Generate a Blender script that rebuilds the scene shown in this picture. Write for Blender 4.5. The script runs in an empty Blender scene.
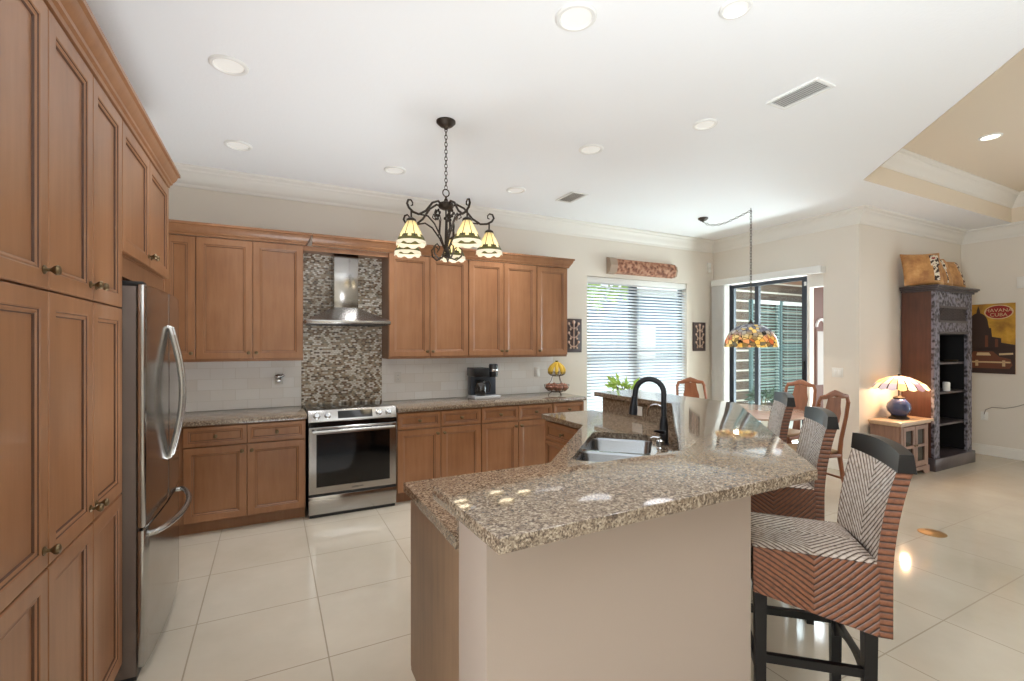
import bpy, bmesh, math, random
from mathutils import Vector, Matrix
random.seed(7)
PI = math.pi
S = bpy.context.scene
COL = S.collection

# ------------------------------------------------------------------ camera, world, lights, exposure
cam = bpy.data.objects.new('camera', bpy.data.cameras.new('camera'))
COL.objects.link(cam)
cam.location = (0, 0, 1.53)
cam.rotation_euler = (PI / 2, 0, -math.radians(27.1))
cam.data.sensor_width = 36.0
cam.data.lens = 470.0 / 1024 * 36.0
cam.data.shift_y = 2.9 / 1024
cam.data.clip_start = 0.02
S.camera = cam

W = bpy.data.worlds.new('sky'); S.world = W; W.use_nodes = True
bg = W.node_tree.nodes['Background']
bg.inputs['Color'].default_value = (0.90, 0.955, 1.0, 1)
bg.inputs['Strength'].default_value = 1.5

S.view_settings.view_transform = 'Standard'
S.view_settings.look = 'None'
S.view_settings.gamma = 1.0
S.view_settings.use_curve_mapping = False
S.view_settings.exposure = 0.52
S.cycles.use_denoising = True
S.cycles.max_bounces = 10
S.cycles.diffuse_bounces = 6
S.cycles.glossy_bounces = 5
S.cycles.transmission_bounces = 8
S.cycles.transparent_max_bounces = 16
S.cycles.caustics_reflective = False
S.cycles.caustics_refractive = False
S.cycles.sample_clamp_indirect = 6.0


def area(name, loc, rot, sx, sy, power, color=(1, 1, 1)):
    d = bpy.data.lights.new(name, 'AREA'); d.shape = 'RECTANGLE'; d.size = sx; d.size_y = sy
    d.energy = power; d.color = color
    o = bpy.data.objects.new(name, d); o.location = loc; o.rotation_euler = rot
    COL.objects.link(o); return o


# daylight: sky lamps above and outside the openings
DAY = (0.80, 0.915, 1.0)
area('sky_over_dining_window', (4.65, 6.6, 3.9), (-math.radians(38), 0, 0), 3.0, 2.0, 240, DAY)
area('sky_over_sliding_door', (8.0, 4.3, 3.9), (math.radians(35), 0, PI / 2), 1.8, 1.8, 90, DAY)
area('daylight_patio', (8.3, 3.78, 1.45), (PI / 2, 0, math.radians(98)), 1.0, 2.2, 100, DAY)
area('daylight_side_sliders', (-4.5, -0.3, 1.3), (PI / 2, 0, -PI / 2), 1.9, 2.2, 190, DAY)
# added lamps aimed up through the openings to brighten the ceiling
area('ceiling_fill_side', (-5.3, -0.3, 0.05), (math.radians(132), 0, -PI / 2), 2.2, 1.2, 110, DAY)
area('ceiling_fill_far', (9.6, -0.2, 0.05), (math.radians(125), 0, PI / 2), 2.8, 1.2, 40, DAY)
area('ceiling_fill_window', (4.65, 6.1, 0.0), (-math.radians(140), 0, 0), 3.0, 1.0, 70, DAY)
area('ceiling_fill_door', (7.3, 4.2, 0.0), (math.radians(145), 0, PI / 2), 1.4, 1.0, 170, DAY)

# two added spots aimed at the ceiling, fill without any fixture
def fill_spot(loc, aim, power, cone, size):
    d = bpy.data.lights.new('ceiling_fill_spot', 'SPOT'); d.energy = power; d.spot_size = math.radians(cone); d.spot_blend = 1.0; d.shadow_soft_size = size; d.color = (0.90, 0.955, 1.0)
    o = bpy.data.objects.new('ceiling_fill_spot', d); COL.objects.link(o); o.location = loc; o.rotation_euler = Vector(aim).to_track_quat('-Z', 'Y').to_euler()
fill_spot((0.6, -1.3, 1.25), (0.30, 0.50, 0.81), 290, 120, 0.3)
fill_spot((0.35, 2.9, 0.35), (-0.12, 0.16, 1.0), 98, 145, 0.6)

# ------------------------------------------------------------------ helpers
def s2l(r, g, b):
    f = lambda c: ((c / 255 + 0.055) / 1.055) ** 2.4 if c > 10 else c / 255 / 12.92
    return (f(r), f(g), f(b), 1)


def mat(name, rgb=(128, 128, 128), rough=0.5, metal=0.0, spec=0.5, emit=None, coat=0.0, trans=0.0, alpha=1.0):
    m = bpy.data.materials.new(name); m.use_nodes = True
    p = m.node_tree.nodes['Principled BSDF']
    p.inputs['Base Color'].default_value = s2l(*rgb)
    p.inputs['Roughness'].default_value = rough
    p.inputs['Metallic'].default_value = metal
    p.inputs['Specular IOR Level'].default_value = spec
    p.inputs['Coat Weight'].default_value = coat
    p.inputs['Coat Roughness'].default_value = 0.08
    p.inputs['Transmission Weight'].default_value = trans
    p.inputs['Alpha'].default_value = alpha
    if emit:
        p.inputs['Emission Color'].default_value = s2l(*emit[0]); p.inputs['Emission Strength'].default_value = emit[1]
    return m


class NT:
    def __init__(s, m): s.t = m.node_tree; s.p = s.t.nodes['Principled BSDF']
    def n(s, typ, ins=None, **kw):
        x = s.t.nodes.new(typ)
        for k, v in kw.items(): setattr(x, k, v)
        for k, v in (ins or {}).items():
            if hasattr(v, 'is_output') or isinstance(v, bpy.types.NodeSocket): s.t.links.new(v, x.inputs[k])
            else: x.inputs[k].default_value = v
        return x
    def link(s, a, b): s.t.links.new(a, b)
    def obj(s): return s.n('ShaderNodeTexCoord').outputs['Object']
    def math(s, op, a, b=0.0): return s.n('ShaderNodeMath', {0: a, 1: b}, operation=op).outputs[0]
    def ramp(s, fac, stops, interp='LINEAR'):
        r = s.n('ShaderNodeValToRGB', {0: fac}); cr = r.color_ramp; cr.interpolation = interp
        while len(cr.elements) < len(stops): cr.elements.new(0.5)
        for e, (p, c) in zip(cr.elements, stops): e.position = p; e.color = s2l(*c)
        return r.outputs[0]
    def mapping(s, v, scale=(1, 1, 1), loc=(0, 0, 0), rot=(0, 0, 0)):
        return s.n('ShaderNodeMapping', {'Vector': v, 'Scale': scale, 'Location': loc, 'Rotation': rot}).outputs[0]
    def noise(s, v, scale, detail=3.0, rough=0.5):
        return s.n('ShaderNodeTexNoise', {'Vector': v, 'Scale': scale, 'Detail': detail, 'Roughness': rough}).outputs[0]
    def bump(s, h, strength=0.2, dist=0.01):
        b = s.n('ShaderNodeBump', {'Height': h, 'Strength': strength, 'Distance': dist})
        s.link(b.outputs[0], s.p.inputs['Normal'])
    def color(s, c): s.link(c, s.p.inputs['Base Color'])


def wood(name, a, b, c, rough=0.38, axis='z', scale=1.0, coat=0.15):
    m = mat(name, b, rough, coat=coat); t = NT(m)
    sc = {'z': (9, 9, 0.9), 'x': (0.9, 9, 9), 'y': (9, 0.9, 9)}[axis]
    v = t.mapping(t.obj(), tuple(q * scale for q in sc))
    n1 = t.noise(v, 3.2, 6, 0.62)
    n2 = t.noise(t.obj(), 2.1, 2)
    k = t.math('ADD', t.math('MULTIPLY', n1, 0.42), t.math('MULTIPLY', n2, 0.58))
    t.color(t.ramp(k, [(0.3, a), (0.5, b), (0.72, c)]))
    t.bump(n1, 0.04, 0.004)
    return m


M = {}
M['wood'] = wood('glazed_maple', (132, 88, 57), (150, 104, 70), (166, 119, 84), 0.34)
M['glaze'] = mat('dark_glaze', (84, 50, 29), 0.45)
M['carcass'] = wood('maple_side', (126, 84, 56), (144, 100, 68), (158, 113, 80), 0.4)
M['gap'] = mat('dark_gap', (40, 24, 15), 0.7)
M['bronze'] = mat('antique_bronze', (118, 100, 74), 0.33, 0.85)
M['iron'] = mat('dark_bronze_iron', (62, 52, 44), 0.42, 0.6)
M['black_metal'] = mat('matte_black_metal', (28, 29, 33), 0.38, 0.3)
M['chrome'] = mat('chrome', (215, 217, 220), 0.12, 1.0)
M['white'] = mat('white_paint', (236, 235, 232), 0.45)
M['whitetrim'] = mat('white_trim', (232, 228, 221), 0.45)
M['plastic'] = mat('white_plastic', (232, 230, 225), 0.35)
M['blackglass'] = mat('black_glass', (9, 9, 10), 0.06, spec=0.5)
M['blackplastic'] = mat('black_plastic', (22, 22, 24), 0.3)
M['dark'] = mat('dark_grey', (48, 48, 50), 0.5)
M['bronzeframe'] = mat('dark_bronze_frame', (62, 66, 74), 0.4, 0.2)
M['lead'] = mat('lead_came', (40, 38, 34), 0.5, 0.4)

# walls
def paint(name, rgb, bump=0.06, sc=220):
    m = mat(name, rgb, 0.75, spec=0.25); t = NT(m)
    t.bump(t.noise(t.obj(), sc, 2), bump, 0.004); return m
M['wall'] = paint('cream_wall_paint', (227, 219, 208))
M['ceil'] = paint('textured_white_ceiling', (246, 247, 249), 0.2, 60)
M['tray'] = paint('tan_tray_paint', (230, 217, 198))

# floor
m = mat('polished_cream_tile', (222, 212, 194), 0.09, spec=0.5); M['tile'] = m; t = NT(m)
sep = t.n('ShaderNodeSeparateXYZ', {0: t.obj()})
def gridline(o, off, p=0.611, w=0.0034):
    q = t.math('FRACT', t.math('DIVIDE', t.math('SUBTRACT', o, off - 40 * p), p))
    d = t.math('ABSOLUTE', t.math('SUBTRACT', q, 0.5))
    return t.math('GREATER_THAN', d, 0.5 - w / p)
g = t.math('MAXIMUM', gridline(sep.outputs[0], -0.362), gridline(sep.outputs[1], 3.669))
cl = t.ramp(t.noise(t.obj(), 1.1, 5, 0.6), [(0.3, (194, 183, 164)), (0.7, (210, 200, 183))])
mx = t.n('ShaderNodeMix', {0: g, 6: cl, 7: s2l(150, 136, 116)}, data_type='RGBA')
t.color(mx.outputs[2])
t.link(t.math('ADD', 0.075, t.math('MULTIPLY', g, 0.4)), t.p.inputs['Roughness'])
t.bump(t.math('MULTIPLY', t.noise(t.obj(), 2.2, 1), 1.0), 0.06, 0.02)

# granite
m = mat('speckled_granite', (150, 132, 112), 0.07, spec=0.9); M['granite'] = m; t = NT(m)
o_ = t.obj()
n1 = t.noise(o_, 95, 5, 0.7); n2 = t.noise(o_, 34, 4, 0.65)
vor = t.n('ShaderNodeTexVoronoi', {'Vector': o_, 'Scale': 190}).outputs['Color']
vs = t.n('ShaderNodeSeparateXYZ', {0: vor}).outputs[0]
k = t.math('ADD', t.math('ADD', t.math('MULTIPLY', n1, 0.55), t.math('MULTIPLY', n2, 0.25)), t.math('MULTIPLY', vs, 0.22))
t.color(t.ramp(k, [(0.33, (60, 48, 40)), (0.43, (96, 80, 66)), (0.50, (126, 108, 90)), (0.57, (148, 130, 110)), (0.66, (178, 162, 142)), (0.76, (136, 120, 104))]))

# subway backsplash (on XZ) and mosaic
m = mat('stone_subway_tile', (222, 216, 208), 0.3); M['subway'] = m; t = NT(m)
sp = t.n('ShaderNodeSeparateXYZ', {0: t.obj()})
v = t.n('ShaderNodeCombineXYZ', {0: sp.outputs[0], 1: sp.outputs[2], 2: 0.0}).outputs[0]
br = t.n('ShaderNodeTexBrick', {'Vector': v, 'Color1': s2l(250, 249, 247), 'Color2': s2l(241, 237, 232), 'Mortar': s2l(232, 228, 222), 'Scale': 1.0, 'Mortar Size': 0.0022, 'Brick Width': 0.20, 'Row Height': 0.10})
t.color(br.outputs[0]); t.bump(t.noise(t.obj(), 30, 4), 0.12, 0.004)
m = mat('glass_stone_mosaic', (150, 140, 125), 0.22); M['mosaic'] = m; t = NT(m)
sp = t.n('ShaderNodeSeparateXYZ', {0: t.obj()})
v = t.n('ShaderNodeCombineXYZ', {0: sp.outputs[0], 1: sp.outputs[2], 2: 0.0}).outputs[0]
br = t.n('ShaderNodeTexBrick', {'Vector': v, 'Color1': (0, 0, 0, 1), 'Color2': (1, 1, 1, 1), 'Mortar': (0.3, 0.3, 0.3, 1), 'Scale': 1.0, 'Mortar Size': 0.0012, 'Brick Width': 0.026, 'Row Height': 0.017}, offset=0.5)
t.color(t.ramp(br.outputs[0], [(0, (128, 104, 84)), (0.16, (178, 160, 138)), (0.4, (222, 216, 204)), (0.6, (150, 142, 128)), (0.72, (238, 234, 226)), (0.92, (104, 92, 82))], 'CONSTANT'))

# stainless
def steel(name, rgb, rough, sc):
    m = mat(name, rgb, rough, 1.0); t = NT(m)
    n = t.noise(t.mapping(t.obj(), sc), 60, 3); t.bump(n, 0.012, 0.002); return m
M['steel'] = steel('brushed_stainless', (172, 169, 166), 0.15, (1, 1, 0.02))
M['steelh'] = steel('brushed_stainless_side', (190, 188, 185), 0.26, (0.02, 0.02, 1))
M['sinksteel'] = mat('sink_steel', (150, 152, 156), 0.25, 1.0)
M['fridgeside'] = mat('grey_fridge_side', (112, 98, 90), 0.4, 0.3)
M['pony'] = paint('tan_island_paint', (174, 157, 144))
M['islandpanel'] = wood('island_end_veneer', (112, 84, 60), (136, 104, 76), (152, 118, 88), 0.42)

# wicker: stripe phase in UV.x
def wicker(name, a, b, c, rough):
    m = mat(name, b, rough, spec=0.7); t = NT(m)
    uv = t.n('ShaderNodeSeparateXYZ', {0: t.n('ShaderNodeTexCoord').outputs['UV']})
    q = t.math('FRACT', uv.outputs[0]); d = t.math('ABSOLUTE', t.math('SUBTRACT', q, 0.5))
    h = t.math('SUBTRACT', 1.0, t.math('POWER', t.math('MULTIPLY', d, 2.0), 3.0))
    n = t.noise(t.obj(), 60, 3)
    k = t.math('MULTIPLY', h, t.math('ADD', 0.3, t.math('MULTIPLY', n, 1.3)))
    t.color(t.ramp(k, [(0.12, a), (0.5, b), (1.0, c)]))
    t.bump(t.math('ADD', h, t.math('MULTIPLY', n, 0.3)), 0.7, 0.006)
    return m
M['wicker'] = wicker('woven_rattan', (36, 18, 10), (88, 48, 28), (120, 70, 43), 0.42)
M['wickertop'] = wicker('sheen_painted_rattan', (46, 33, 26), (150, 128, 112), (206, 191, 178), 0.2)  # same rattan lightened; the window sheen is put into its colour
M['espresso'] = mat('espresso_lacquer', (16, 13, 13), 0.3, spec=0.35)


class MB:
    def __init__(s): s.bm = bmesh.new(); s.mats = []; s.m = 0; s.X = Matrix(); s.uv = None
    def use(s, m):
        m = M[m] if isinstance(m, str) else m
        if m not in s.mats: s.mats.append(m)
        s.m = s.mats.index(m); return s
    def v(s, c): return s.bm.verts.new(s.X @ Vector(c))
    def f(s, vs):
        try:
            f = s.bm.faces.new(vs); f.material_index = s.m; return f
        except ValueError: return None
    def box(s, x0, y0, z0, x1, y1, z1, b=0.0):
        x0, x1 = sorted((x0, x1)); y0, y1 = sorted((y0, y1)); z0, z1 = sorted((z0, z1))
        c = [s.v((x, y, z)) for z in (z0, z1) for y in (y0, y1) for x in (x0, x1)]
        fs = [s.f([c[i] for i in q]) for q in ((0, 2, 3, 1), (4, 5, 7, 6), (0, 1, 5, 4), (2, 6, 7, 3), (0, 4, 6, 2), (1, 3, 7, 5))]
        if b > 0: s.bev(fs, b)
        return s
    def bev(s, fs, b, seg=2):
        ed = {e for f in fs if f for e in f.edges}
        r = bmesh.ops.bevel(s.bm, geom=list(ed), offset=b, segments=seg, affect='EDGES', profile=0.5)
        for f in r['faces']: f.material_index = s.m
    def prism(s, poly, z0, z1, b=0.0):
        n = len(poly)
        a = [s.v((p[0], p[1], z0)) for p in poly]; c = [s.v((p[0], p[1], z1)) for p in poly]
        fs = [s.f(a[::-1]), s.f(c)] + [s.f([a[i], a[(i + 1) % n], c[(i + 1) % n], c[i]]) for i in range(n)]
        if b > 0: s.bev(fs, b)
        return s
    def prism_hole(s, outer, holes, z0, z1):
        vs = []; ed = []
        for lp in [outer] + holes:
            q = [s.v((p[0], p[1], z1)) for p in lp]; vs.append(q)
            ed += [s.bm.edges.new((q[i], q[(i + 1) % len(q)])) for i in range(len(q))]
        r = bmesh.ops.triangle_fill(s.bm, use_beauty=True, use_dissolve=False, edges=ed)
        top = [g for g in r['geom'] if isinstance(g, bmesh.types.BMFace)]
        for f in top:
            f.material_index = s.m
        low = {}
        for q in vs:
            for v_ in q: low[v_] = s.bm.verts.new(v_.co - (s.X.to_3x3() @ Vector((0, 0, z1 - z0))))
        for f in top: s.f([low[v_] for v_ in reversed(f.verts)])
        for q in vs:
            for i in range(len(q)):
                a, b_ = q[i], q[(i + 1) % len(q)]; s.f([a, b_, low[b_], low[a]])
        return s
    def lathe(s, prof, n=24, c=(0, 0, 0), cap=True, scallop=None):
        rings = []
        for r, z in prof:
            rings.append([s.v((c[0] + r * math.cos(2 * PI * i / n), c[1] + r * math.sin(2 * PI * i / n), c[2] + z)) for i in range(n)])
        for a, b in zip(rings, rings[1:]):
            for i in range(n): s.f([a[i], a[(i + 1) % n], b[(i + 1) % n], b[i]])
        if cap:
            if prof[0][0] > 1e-6: s.f(rings[0][::-1])
            if prof[-1][0] > 1e-6: s.f(rings[-1])
        return s
    def tube(s, pts, r, n=8, closed=False, flat=1.0, up=None):
        pts = [Vector(p) for p in pts]; N = len(pts)
        rs = r if isinstance(r, (list, tuple)) else [r] * N
        rings = []; prev = None
        for i, p in enumerate(pts):
            a = pts[(i - 1) % N] if closed or i > 0 else p
            b = pts[(i + 1) % N] if closed or i < N - 1 else p
            t = (b - a).normalized()
            if prev is None:
                h = Vector(up) if up else (Vector((0, 0, 1)) if abs(t.z) < 0.9 else Vector((1, 0, 0)))
                u = (h - t * h.dot(t)).normalized()
            else:
                u = (prev - t * prev.dot(t)).normalized()
            prev = u; w = t.cross(u)
            rings.append([s.v(p + u * (rs[i] * math.cos(2 * PI * k / n)) + w * (rs[i] * flat * math.sin(2 * PI * k / n))) for k in range(n)])
        R = list(zip(rings, rings[1:])) + ([(rings[-1], rings[0])] if closed else [])
        for a, b in R:
            for k in range(n): s.f([a[k], a[(k + 1) % n], b[(k + 1) % n], b[k]])
        if not closed: s.f(rings[0][::-1]); s.f(rings[-1])
        return s
    def bar(s, a, b, w, h=None, up=(0, 0, 1)):
        """square bar from a to b"""
        h = h or w; a = Vector(a); b = Vector(b); t = (b - a).normalized(); up = Vector(up)
        if abs(t.dot(up)) > 0.95: up = Vector((0, 1, 0))
        u = (up - t * up.dot(t)).normalized(); x = t.cross(u)
        q = [[s.v(p + x * (i * w / 2) + u * (j * h / 2)) for i, j in ((-1, -1), (1, -1), (1, 1), (-1, 1))] for p in (a, b)]
        s.f(q[0][::-1]); s.f(q[1])
        for k in range(4): s.f([q[0][k], q[0][(k + 1) % 4], q[1][(k + 1) % 4], q[1][k]])
        return s
    def ball(s, c, r, n=12, sq=(1, 1, 1)):
        prof = [(math.sin(PI * i / n), -math.cos(PI * i / n)) for i in range(n + 1)]
        old = s.X; s.X = old @ Matrix.Translation(c) @ Matrix.Diagonal((r * sq[0], r * sq[1], r * sq[2], 1))
        s.lathe([(max(a, 1e-4), b) for a, b in prof], n + 4, cap=True); s.X = old; return s
    def sweep(s, path, prof, closed_prof=True):
        """profile (out, z) swept along xy path with mitred corners; out is to the RIGHT of travel"""
        P = [Vector((p[0], p[1], 0)) for p in path]; rings = []
        for i, p in enumerate(P):
            d0 = (P[i] - P[i - 1]).normalized() if i > 0 else None
            d1 = (P[i + 1] - P[i]).normalized() if i < len(P) - 1 else None
            n0 = Vector((d0.y, -d0.x, 0)) if d0 else None; n1 = Vector((d1.y, -d1.x, 0)) if d1 else None
            if n0 is None: nn = n1
            elif n1 is None: nn = n0
            else: nn = (n0 + n1) / (1 + n0.dot(n1))
            rings.append([s.v(p + nn * o + Vector((0, 0, z))) for o, z in prof])
        k = len(prof)
        for a, b in zip(rings, rings[1:]):
            for j in range(k): s.f([a[j], b[j], b[(j + 1) % k], a[(j + 1) % k]])
        s.f(rings[0]); s.f(rings[-1][::-1]); return s
    def patch(s, P, nu, nv, F):
        """grid of quads, P(u,v)->point for u,v in 0..1, F(u,v)->stripe phase stored in UV"""
        if s.uv is None: s.uv = s.bm.loops.layers.uv.new('UVMap')
        g = [[s.v(P(i / nu, j / nv)) for j in range(nv + 1)] for i in range(nu + 1)]
        for i in range(nu):
            for j in range(nv):
                f = s.f([g[i][j], g[i + 1][j], g[i + 1][j + 1], g[i][j + 1]])
                for lp, (a, b) in zip(f.loops, ((i, j), (i + 1, j), (i + 1, j + 1), (i, j + 1))):
                    lp[s.uv].uv = (F(a / nu, b / nv), b / nv)
        return s
    def build(s, name, parent=None, loc=None, rotz=0.0, smooth=35, normals=True, **props):
        me = bpy.data.meshes.new(name)
        if normals: bmesh.ops.recalc_face_normals(s.bm, faces=s.bm.faces)
        s.bm.to_mesh(me); s.bm.free()
        for m in s.mats: me.materials.append(m)
        if smooth:
            me.polygons.foreach_set('use_smooth', [True] * len(me.polygons)); me.set_sharp_from_angle(angle=math.radians(smooth))
        o = bpy.data.objects.new(name, me); COL.objects.link(o)
        if parent: o.parent = parent
        if loc: o.location = loc
        o.rotation_euler.z = rotz
        for k, v in props.items(): o[k] = v
        return o


def mb(m): return MB().use(m)
def thing(name, label, cat, loc=(0, 0, 0), rotz=0.0, group=None):
    o = bpy.data.objects.new(name, None); COL.objects.link(o); o.location = loc; o.rotation_euler.z = rotz
    o.empty_display_size = 0.1
    o['label'] = label; o['category'] = cat
    if group: o['group'] = group
    return o
def tag(o, label, cat, group=None):
    o['label'] = label; o['category'] = cat
    if group: o['group'] = group
    return o
def copy_tree(o, parent=None):
    c = o.copy(); COL.objects.link(c)
    if parent is not None: c.parent = parent
    for ch in list(o.children): copy_tree(ch, c)
    return c
def arc(c, r, a0, a1, n, plane='xz', sx=1, sy=1):
    out = []
    for i in range(n + 1):
        a = a0 + (a1 - a0) * i / n; p, q = r * math.cos(a) * sx, r * math.sin(a) * sy
        out.append((c[0] + p, c[1], c[2] + q) if plane == 'xz' else (c[0], c[1] + p, c[2] + q) if plane == 'yz' else (c[0] + p, c[1] + q, c[2]))
    return out
def struct(o): o['kind'] = 'structure'; return o

# ------------------------------------------------------------------ room shell
CZ = 3.11
XL, YB, XR, YA, XF = -1.2, 5.1, 6.13, 3.05, 8.75      # left wall, back wall, right wall, alcove wall, far wall
struct(mb('tile').box(-4.4, -5.0, -0.12, XF + 0.15, YB + 0.1, 0).build('floor', smooth=0))
tray = [(5.09, 2.5), (8.62, 2.5), (8.62, -2.6), (3.2, -2.6), (3.2, 0.61)]
struct(mb('ceil').prism_hole([(-4.5, -5.1), (XF + 0.15, -5.1), (XF + 0.15, YA + 0.15), (XR + 0.15, YA + 0.15), (XR + 0.15, YB + 0.15), (-4.5, YB + 0.15)], [tray], CZ, CZ + 0.02).build('ceiling', smooth=0))
# tray recess: risers and upper ceiling
b = mb('tray')
n = len(tray); TZ = 3.47
cx, cy = 6.3, 0.4
out = [(x + (0.02 if x > cx else -0.02), y + (0.02 if y > cy else -0.02)) for x, y in tray]
for i in range(n):
    j = (i + 1) % n
    ins = [(x + (-0.003 if x > cx else 0.003), y + (-0.003 if y > cy else 0.003)) for x, y in tray]
    q = [b.v((*ins[i], CZ - 0.001)), b.v((*ins[j], CZ - 0.001)), b.v((*ins[j], TZ)), b.v((*ins[i], TZ))]; b.f(q)
    q = [b.v((*out[i], CZ + 0.021)), b.v((*out[j], CZ + 0.021)), b.v((*out[j], TZ)), b.v((*out[i], TZ))]; b.f(q)
b.prism(out, TZ, TZ + 0.05)
struct(b.build('ceiling_tray', smooth=0, normals=False))
CROWN = [(0, 0), (0.0, -0.175), (0.012, -0.175), (0.018, -0.15), (0.03, -0.135), (0.04, -0.12), (0.05, -0.09), (0.07, -0.06), (0.082, -0.05), (0.086, -0.036), (0.096, -0.03), (0.11, -0.018), (0.11, 0)]
struct(mb('whitetrim').sweep([(tray[4][0], tray[4][1]), (tray[0][0], tray[0][1]), (8.62, 2.5), (8.62, -2.6)], [(o, TZ + z) for o, z in CROWN]).build('trim_1', smooth=25))
struct(mb('whitetrim').sweep([(XL, 1.0), (XL, YB), (XR, YB), (XR, YA), (XF, YA), (XF, -4.9)], [(o, CZ + z) for o, z in CROWN]).build('trim_2', smooth=25))

struct(mb('wall').box(XL - 0.15, 0.85, 0, XL, YB, CZ).build('wall_left', smooth=0))
WX0, WX1, WZ0, WZ1 = 3.73, 5.57, 0.45, 2.43
b = mb('wall').box(XL - 0.15, YB, 0, WX0, YB + 0.15, CZ).box(WX1, YB, 0, XR + 0.15, YB + 0.15, CZ)
b.box(WX0, YB, 0, WX1, YB + 0.15, WZ0).box(WX0, YB, WZ1, WX1, YB + 0.15, CZ)
struct(b.build('wall_back', smooth=0))
DY0, DY1, DZ = 3.45, 4.93, 2.42
b = mb('wall').box(XR, YA, 0, XR + 0.15, DY0, CZ).box(XR, DY1, 0, XR + 0.15, YB, CZ).box(XR, DY0, DZ, XR + 0.15, DY1, CZ)
struct(b.build('wall_right', smooth=0))
struct(mb('wall').box(XR + 0.15, YA, 0, XF + 0.15, YA + 0.15, CZ).build('wall_alcove', smooth=0))
struct(mb('wall').box(XF, -5.0, 0, XF + 0.15, -1.3, CZ).box(XF, 0.9, 0, XF + 0.15, YA, CZ).box(XF, -1.3, 2.42, XF + 0.15, 0.9, CZ).build('wall_far', smooth=0))
struct(mb('wall').box(-4.5, 0.7, 0, XL - 0.15, 0.85, CZ).build('wall_side_return', smooth=0))
b = mb('wall').box(-4.55, -5.0, 0, -4.4, -1.4, CZ).box(-4.55, 0.7, 0, -4.4, 0.85, CZ).box(-4.55, -1.4, 2.42, -4.4, 0.7, CZ)
struct(b.build('wall_side', smooth=0))
b = mb('wall').box(-4.55, -5.15, 0, XF + 0.15, -5.0, CZ)
struct(b.build('wall_rear', smooth=0))
BASE = [(0, 0), (0.018, 0), (0.018, 0.11), (0.012, 0.125), (0.012, 0.135), (0, 0.14)]
struct(mb('whitetrim').sweep([(XR, DY0 - 0.03), (XR, YA), (XF, YA), (XF, 0.95)], BASE).build('baseboard_right', smooth=20))
struct(mb('whitetrim').sweep([(3.25, YB), (XR, YB), (XR, DY1 + 0.05)], BASE).build('baseboard_back', smooth=20))

# ------------------------------------------------------------------ cabinetry helpers
def rect_loft(b, x0, z0, w, h, loops, y0=0.0):
    """loops: (inset, y, material)"""
    prev = None
    for ins, y, m in loops:
        b.use(m)
        q = [b.v((x0 + ins, y0 + y, z0 + ins)), b.v((x0 + w - ins, y0 + y, z0 + ins)), b.v((x0 + w - ins, y0 + y, z0 + h - ins)), b.v((x0 + ins, y0 + y, z0 + h - ins))]
        if prev:
            for k in range(4): b.f([prev[k], prev[(k + 1) % 4], q[(k + 1) % 4], q[k]])
        else: b.f(q[::-1])
        prev = q
    b.f(prev)
def door_mesh(b, x0, z0, w, h, s=0.058, t=0.02):
    rect_loft(b, x0, z0, w, h, [(0, 0, 'wood'), (0, -t + 0.003, 'wood'), (0.003, -t, 'wood'), (s - 0.006, -t, 'wood'), (s - 0.002, -t + 0.002, 'wood'), (s, -t + 0.005, 'glaze'),
                                (s + 0.004, -t + 0.004, 'wood'), (s + 0.011, -t + 0.007, 'wood'), (s + 0.014, -t + 0.013, 'glaze'), (s + 0.016, -t + 0.013, 'wood')])
_knob = None
def knob(parent, x, y, z):
    global _knob
    if _knob is None:
        b = mb('bronze'); b.X = Matrix.Rotation(PI / 2, 4, 'X')
        b.lathe([(0.0135, 0), (0.0135, 0.002), (0.010, 0.004), (0.0055, 0.007), (0.005, 0.014), (0.008, 0.018), (0.0135, 0.024), (0.015, 0.030), (0.0125, 0.036), (0.006, 0.0385), (0.0001, 0.039)], 16)
        o = b.build('knob'); _knob = o.data; 
        o.parent = parent; o.location = (x, y, z); return o
    o = bpy.data.objects.new('knob', _knob); COL.objects.link(o); o.parent = parent; o.location = (x, y, z); return o
def add_front(t, kind, x, z, w, h, kx=None, kz=None):
    b = MB(); door_mesh(b, x, z, w, h, 0.058 if kind == 'door' else 0.034)
    o = b.build(kind, t, smooth=20)
    if kx is not None: knob(o, kx, -0.0205, kz)
    return o
G = 0.0025
def base_unit(t, w, d, cols, toe_back=0.06, h=0.874, drawer_h=0.155):
    """cols: list of (x0, w, knobside) ; drawer above a door"""
    b = mb('carcass').box(0, 0.001, 0.10, w, d, h)
    b.box(0, toe_back, 0, w, d, 0.10)
    b.build('body', t, smooth=0)
    for x0, cw, side in cols:
        add_front(t, 'drawer', x0 + G, h - drawer_h - 0.012, cw - 2 * G, drawer_h, x0 + cw / 2, h - 0.012 - drawer_h / 2)
        dz = 0.108; dh = h - drawer_h - 0.020 - dz
        kx = x0 + cw - 0.035 if side == 'r' else x0 + 0.035
        add_front(t, 'door', x0 + G, dz, cw - 2 * G, dh, kx, dz + dh - 0.05)
def wall_unit(t, w, d, z0, z1, cols, zd0=None):
    mb('carcass').box(0, 0.001, z0, w, d, z1).build('body', t, smooth=0)
    for x0, cw, side in cols:
        kx = x0 + cw - 0.03 if side == 'r' else x0 + 0.03
        add_front(t, 'door', x0 + G, z0 + 0.022, cw - 2 * G, z1 - z0 - 0.030, kx, z0 + 0.075)

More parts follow.
